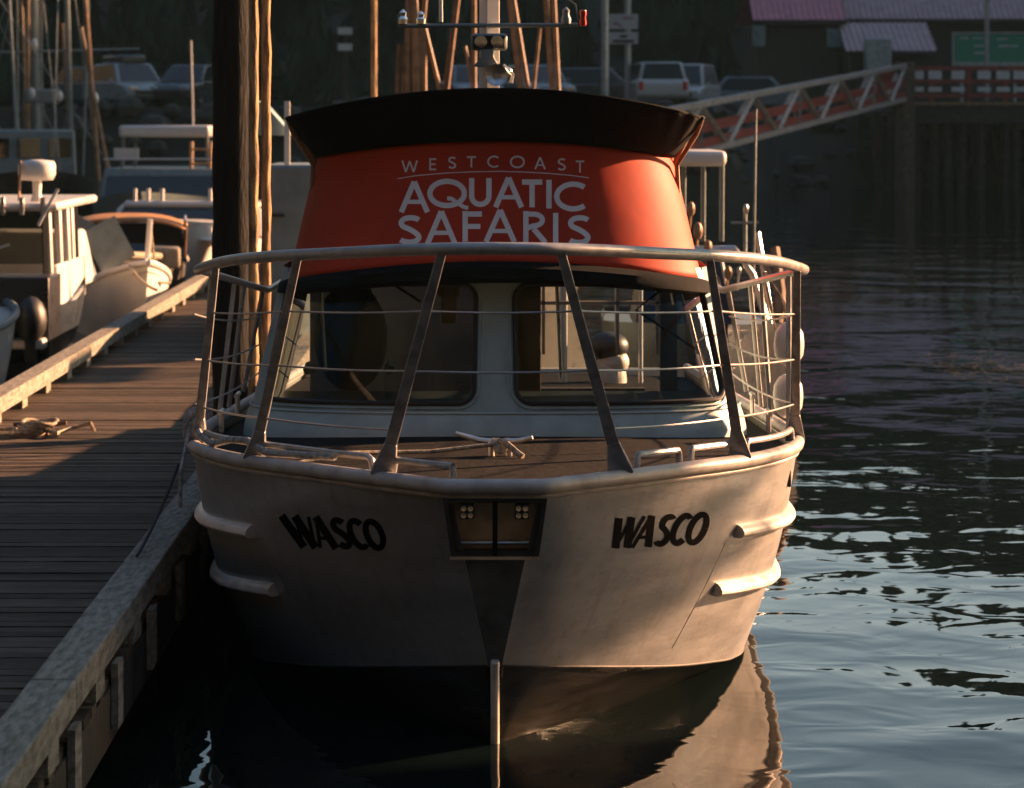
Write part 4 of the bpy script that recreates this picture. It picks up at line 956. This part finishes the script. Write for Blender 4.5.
# buildings
def building(label, px0, px1, D, eave_y, ridge_dz, depth, rm, wm=woodwall, base=3.6, wy=None):
    a, b_ = P(px0, eave_y, D), P(px1, eave_y, D); T = thing('harbour_building', label, 'building', ((a.x+b_.x)/2, D, base), world=True)
    zt_ = a.z; q = MB(); q.box(((a.x+b_.x)/2, D+depth/2+.5, (base+zt_)/2), (b_.x-a.x-.5, depth, zt_-base)); q.build('wall', wm, T)
    q = MB(); L = b_.x-a.x; n = int(L/.28)
    for i in range(n):                                               # ribbed metal sheets
        x = a.x+L*i/n; w_ = L/n
        q.add([(x,D-.1,zt_),(x+w_*.7,D-.1,zt_),(x+w_*.7,D+depth/2,zt_+ridge_dz),(x,D+depth/2,zt_+ridge_dz)], [(0,1,2,3)])
        q.add([(x+w_*.7,D-.1,zt_),(x+w_*.78,D-.1,zt_+.07),(x+w_*.92,D-.1,zt_+.07),(x+w_,D-.1,zt_),(x+w_*.7,D+depth/2,zt_+ridge_dz),(x+w_*.78,D+depth/2,zt_+ridge_dz+.07),(x+w_*.92,D+depth/2,zt_+ridge_dz+.07),(x+w_,D+depth/2,zt_+ridge_dz)], [(0,1,5,4),(1,2,6,5),(2,3,7,6)])
    q.add([(a.x,D+depth/2,zt_+ridge_dz),(b_.x,D+depth/2,zt_+ridge_dz),(b_.x,D+depth+1,zt_),(a.x,D+depth+1,zt_)], [(0,1,2,3)])
    q.build('roof', rm, T)
    q = MB(); q.box(((a.x+b_.x)/2, D-.08, zt_-.12), (L,.1,.2)); q.build('fascia', black, T)
    return T
b1 = building('dark boarded harbour building with pink ribbed roof left of the others', 753, 846, 140, 20, 2.6, 9, pinkroof)
q = MB(); c = P(836,38,139.9); q.box(c, (.9,.3,.9)); q.build('window', mat('pale_window', (.18,.23,.23), .3), b1)
q = MB(); c = P(759,36,139.9); q.box(c, (.6,.3,1.0)); q.build('window', MATS['pale_window'], b1)
b2 = building('lower harbour building with faded mauve ribbed roof in the middle', 846, 937, 137, 51, 1.45, 7, palerf)
b3 = building('tall harbour building with faded roof behind the green sign', 846, 1090, 145, 19, 3.2, 9, palerf)
q = MB(); q.box(((P(865,0,136).x+P(890,0,136).x)/2,136,5.15), (1.17,1.2,3.3)); tag(q.build('storage_box', galv, bevel=.05), 'pale metal storage box at the top of the gangway', 'storage box')
s = thing('green_sign', 'large green harbour sign with white rows of writing above pier', 'sign', P(980,64,126), world=True)
a, b_ = P(953,33,126), P(1026,64,126); q = MB(); q.box(((a.x+b_.x)/2,126,(a.z+b_.z)/2), (b_.x-a.x,.08,a.z-b_.z)); q.build('sign_board', greens, s)
q = MB(); q.box(((a.x+b_.x)/2,125.95,b_.z), (b_.x-a.x+.1,.1,.16)); q.box(((a.x+b_.x)/2,125.95,a.z), (b_.x-a.x+.1,.1,.07)); q.box((a.x,125.95,(a.z+b_.z)/2), (.07,.1,a.z-b_.z)); q.build('sign_frame', galv, s)
q = MB()
for px, py, wd in ((964,38,8),(978,38,10),(980,46,12),(980,53,11),(1002,39,10),(1008,46,18)):
    c = P(px, py, 125.94); x = c.x-wd*126/F/2
    while x < c.x+wd*126/F/2: wl = rnd.uniform(.05,.13); q.box((x+wl/2,125.93,c.z), (wl,.012,rnd.uniform(.06,.11))); x += wl+.035
q.build('sign_writing', mat('sign_white', (.6,.65,.62), .6), s)
for px in (962, 1015): q = MB(); c = P(px,64,126.1); q.box((c.x,126.1,(c.z+3.2)/2+.5), (.12,.12,c.z-3.4+1)); q.build('sign_post', galv, s)
l = thing('lamp_post', 'pale slim lamp post standing in front of the green sign', 'lamp post', P(987,104,123), world=True)
q = MB(); c = P(987,98,123); q.tube([(c.x,123,c.z-.1), (c.x,123,c.z+9)], .10, 10); q.build('post', galv, l); q = MB(); q.tube([(c.x,123,c.z+8.9),(c.x-1,123,c.z+9.2)], .06, 8); q.box((c.x-1.2,123,c.z+9.2),(.6,.3,.15)); q.build('lamp_head', galv, l)

# sign on two poles and poles in the lot
s = thing('notice_sign', 'white two-panel notice sign fixed to a grey pole in the lot', 'sign', P(628,98,102), world=True)
q = MB(); c = P(628,98,102); q.tube([(c.x,102.1,3.6),(c.x,102.1,9)], .11, 8); q.build('post', galv, s)
a, b_ = P(609,14,101.9), P(638,29,101.9); q = MB(); q.box(((a.x+b_.x)/2,101.9,(a.z+b_.z)/2), (b_.x-a.x,.05,a.z-b_.z)); q.build('upper_panel', mat('sign_panel', (.42,.43,.44), .5, var=.05), s)
q = MB(); q.add([(a.x+.1,101.87,b_.z+.17),(a.x+.25,101.87,b_.z+.26),(a.x+.5,101.87,b_.z+.08),(a.x+.45,101.87,b_.z+.05)], [(0,1,2,3)]); q.box((a.x+.65,101.87,a.z-.15), (.45,.01,.1)); q.build('panel_mark', mat('faded_mark', (.30,.2,.22), .6), s)
a, b_ = P(609,32,101.9), P(638,44,101.9); q = MB(); q.box(((a.x+b_.x)/2,101.9,(a.z+b_.z)/2), (b_.x-a.x,.05,a.z-b_.z)); q.build('lower_panel', MATS['sign_panel'], s)
q = MB(); q.box(((a.x+b_.x)/2,101.86,a.z-.15), (.25,.01,.09)); q.box(((a.x+b_.x)/2,101.86,b_.z+.1), (.75,.01,.08)); q.build('panel_writing', darkletter, s)
q = MB(); c = P(605,98,101); q.tube([(c.x,101,3.6),(c.x,101,12)], .13, 10); tag(q.build('utility_pole', galv), 'grey utility pole just left of the white notice sign', 'pole')
s = thing('small_sign', 'pair of small white plates on a dark post above the canopy', 'sign', P(345,95,101), world=True)
q = MB(); c = P(345,95,101); q.tube([(c.x,101,3.6),(c.x,101,P(0,24,101).z)], .05, 8); q.build('post', black, s)
for y in (31, 47): q = MB(); c = P(345,y,100.9); q.box(c, (.5,.04,.24)); q.build('plate', white, s)

# ---------------------------------------------------------------- cars
def car(label, loc, rz, body, L=4.5, W=1.8, Hh=1.5, boxy=.0, group='cars parked in the harbour lot', rack=False):
    T = thing('parked_car', label, 'car', loc, rz, group)
    hw = W/2; y0, y1 = -L/2, L/2                                     # front towards -y
    prof = [(y0,.32),(y0-.02,.55),(y0+.12,.74),(y0+1.05,.88),(y0+1.1,.90),(y1-.10,.95),(y1,.80),(y1+.01,.40),(y1-.1,.28),(y0+.1,.25)]
    q = MB(); n = len(prof); cols = []
    for sx, k in ((-hw,.0), (-hw+.06,1), (hw-.06,1), (hw,0)):
        cols.append([(sx, p[0]*(1 if k else .985), (p[1] if k else .28+(p[1]-.28)*.93)) for p in prof])
    vs = [p for c_ in cols for p in c_]
    q.add(vs, [(j*n+i, j*n+(i+1) % n, (j+1)*n+(i+1) % n, (j+1)*n+i) for j in range(3) for i in range(n)]+[tuple(range(n)), tuple(range(3*n, 4*n))])
    q.build('body', body, T, bevel=.03)
    g0, g1, g2, g3 = y0+.95, y0+1.65-.2*boxy, y1-.75+.45*boxy, y1-.12; tw_ = hw-.22; bw_ = hw-.05
    vs = [(-bw_,g0,.86),(bw_,g0,.86),(bw_,g3,.90),(-bw_,g3,.90),(-tw_,g1,Hh),(tw_,g1,Hh),(tw_,g2,Hh),(-tw_,g2,Hh)]
    q = MB(); q.add(vs, [(0,3,2,1),(4,5,6,7),(0,1,5,4),(1,2,6,5),(2,3,7,6),(3,0,4,7)]); q.build('cabin', body, T, bevel=.06)
    V = [Vector(v) for v in vs]
    def panel(a, b_, c, d, name):
        q = MB(); c0 = (a+b_+c+d)/4; nn = (b_-a).cross(d-a).normalized()
        if nn.dot(c0-Vector((0,0,.9))) < 0: nn = -nn
        q.add([lerp(c0, p, f_)+nn*.012 for p, f_ in ((a,.86),(b_,.86),(c,.86),(d,.86))], [(0,1,2,3)]); q.build(name, dglass if 0 else carglass, T)
    panel(V[0], V[1], V[5], V[4], 'windscreen'); panel(V[3], V[2], V[6], V[7], 'rear_window'); panel(V[1], V[2], V[6], V[5], 'side_window'); panel(V[3], V[0], V[4], V[7], 'side_window')
    for sx in (-1, 1):
        for y in (y0+.85, y1-.85):
            q = MB(); q.lathe((sx*(hw-.12),y,.32), [(.31,-.1),(.33,-.07),(.33,.07),(.31,.1)], 20, 'x'); wl = q.build('wheel', tyre, T)
            q = MB(); q.lathe((sx*(hw-.02),y,.32), [(.2,-.02),(.2,.015),(.05,.02)], 16, 'x'); q.build('rim', alu, wl)
        q = MB(); q.box((sx*(hw-.28),y0+.02,.64), (.34,.1,.15)); q.build('headlight', lens, T, bevel=.03)
        q = MB(); q.box((sx*(hw-.14),y1-.0,.72), (.16,.06,.3)); q.build('tail_light', redl, T, bevel=.02)
        q = MB(); q.box((sx*(hw+.07),g0+.35,.95), (.14,.08,.12)); q.build('mirror', body, T, bevel=.02)
    q = MB(); q.box((0,y0-.02,.5), (W*.6,.05,.16)); q.build('grille', black, T); q = MB(); q.box((0,y0-.02,.33), (W*.9,.1,.1)); q.build('bumper', black, T, bevel=.02)
    if rack: q = MB(); q.box((0,.3,Hh+.16), (W*.55,1.9,.28)); q.build('roof_box', cardark, T, bevel=.08)
    return T
carglass = mat('car_glass', (.015,.02,.022), .08, var=.05)
def cp(px, D): return (P(px,0,D).x, D, LOT)
car('pale grey hatchback with dark roof box parked at the left of the lot', cp(127,104), R(28), mat('silver_car_paint', (.26,.30,.31), .3, var=.04, coat=.5), rack=True, Hh=1.55)
car('dark car parked just left of the thick mooring pile', cp(196,104), R(-20), cardark, Hh=1.5)
car('white SUV seen from behind right of the canopy centre', cp(656,103), R(183), carwhite, L=4.6, W=1.82, Hh=1.55, boxy=1)
car('white van parked right beside the white SUV', cp(690,115), R(-15), carwhite, L=4.4, W=1.7, Hh=1.75, boxy=.6)
car('grey car behind the sunlit rigging poles right of the mast', cp(535,104), R(15), cargrey)
car('dim grey car behind the rigging poles left of the mast', cp(470,105), R(10), cargrey, Hh=1.5)
car('dark teal car seen left of the mooring pile top', cp(95,107), R(30), mat('teal_car_paint', (.05,.10,.11), .3, var=.05, coat=.4))
car('pale car parked in front of the pink roofed building', cp(757,138), R(90), cargrey, L=4.6, Hh=1.6)
car('dark pickup in shadow near the right end of the canopy', cp(590,110), R(80), cardark, L=5)
# weed
q = MB(); c = Pz(990,368,0.0); rr = random.Random(9)
for i in range(420):
    a = rr.uniform(0,6.28); d = rr.random()**.7; x, y = c.x+d*1.2*math.cos(a)+.3, c.y+d*2.6*math.sin(a); th = rr.uniform(0,6.28); L = rr.uniform(.05,.16); wv = rr.uniform(.006,.016)
    ux, uy = math.cos(th), math.sin(th); z = rr.uniform(.003,.008)
    q.add([(x-uy*wv,y+ux*wv,z),(x+uy*wv,y-ux*wv,z),(x+ux*L+uy*wv*.5,y+uy*L-ux*wv*.5,z),(x+ux*L,y+uy*L,z)], [(0,1,2,3)])
tag(q.build('floating_weed', weed), 'brown floating weed drifting on the water at the right', 'weed', kind='stuff')

# ================================================================= haze
q = MB(); q.box((0,75,27), (180,190,58))
for v in q.v: pass
hz = q.build('haze', MATS['black_rubber'])
hm_ = bpy.data.materials.new('harbour_haze'); hm_.use_nodes = True; n_ = hm_.node_tree.nodes; n_.clear()
ho_ = n_.new('ShaderNodeOutputMaterial'); pv = n_.new('ShaderNodeVolumePrincipled'); pv.inputs['Color'].default_value = (.50,.88,1.0,1); pv.inputs['Density'].default_value = .00013
hm_.node_tree.links.new(pv.outputs[0], ho_.inputs['Volume']); hz.data.materials[0] = hm_
tag(hz, 'thin pale evening haze hanging over the whole harbour', 'haze', kind='stuff')
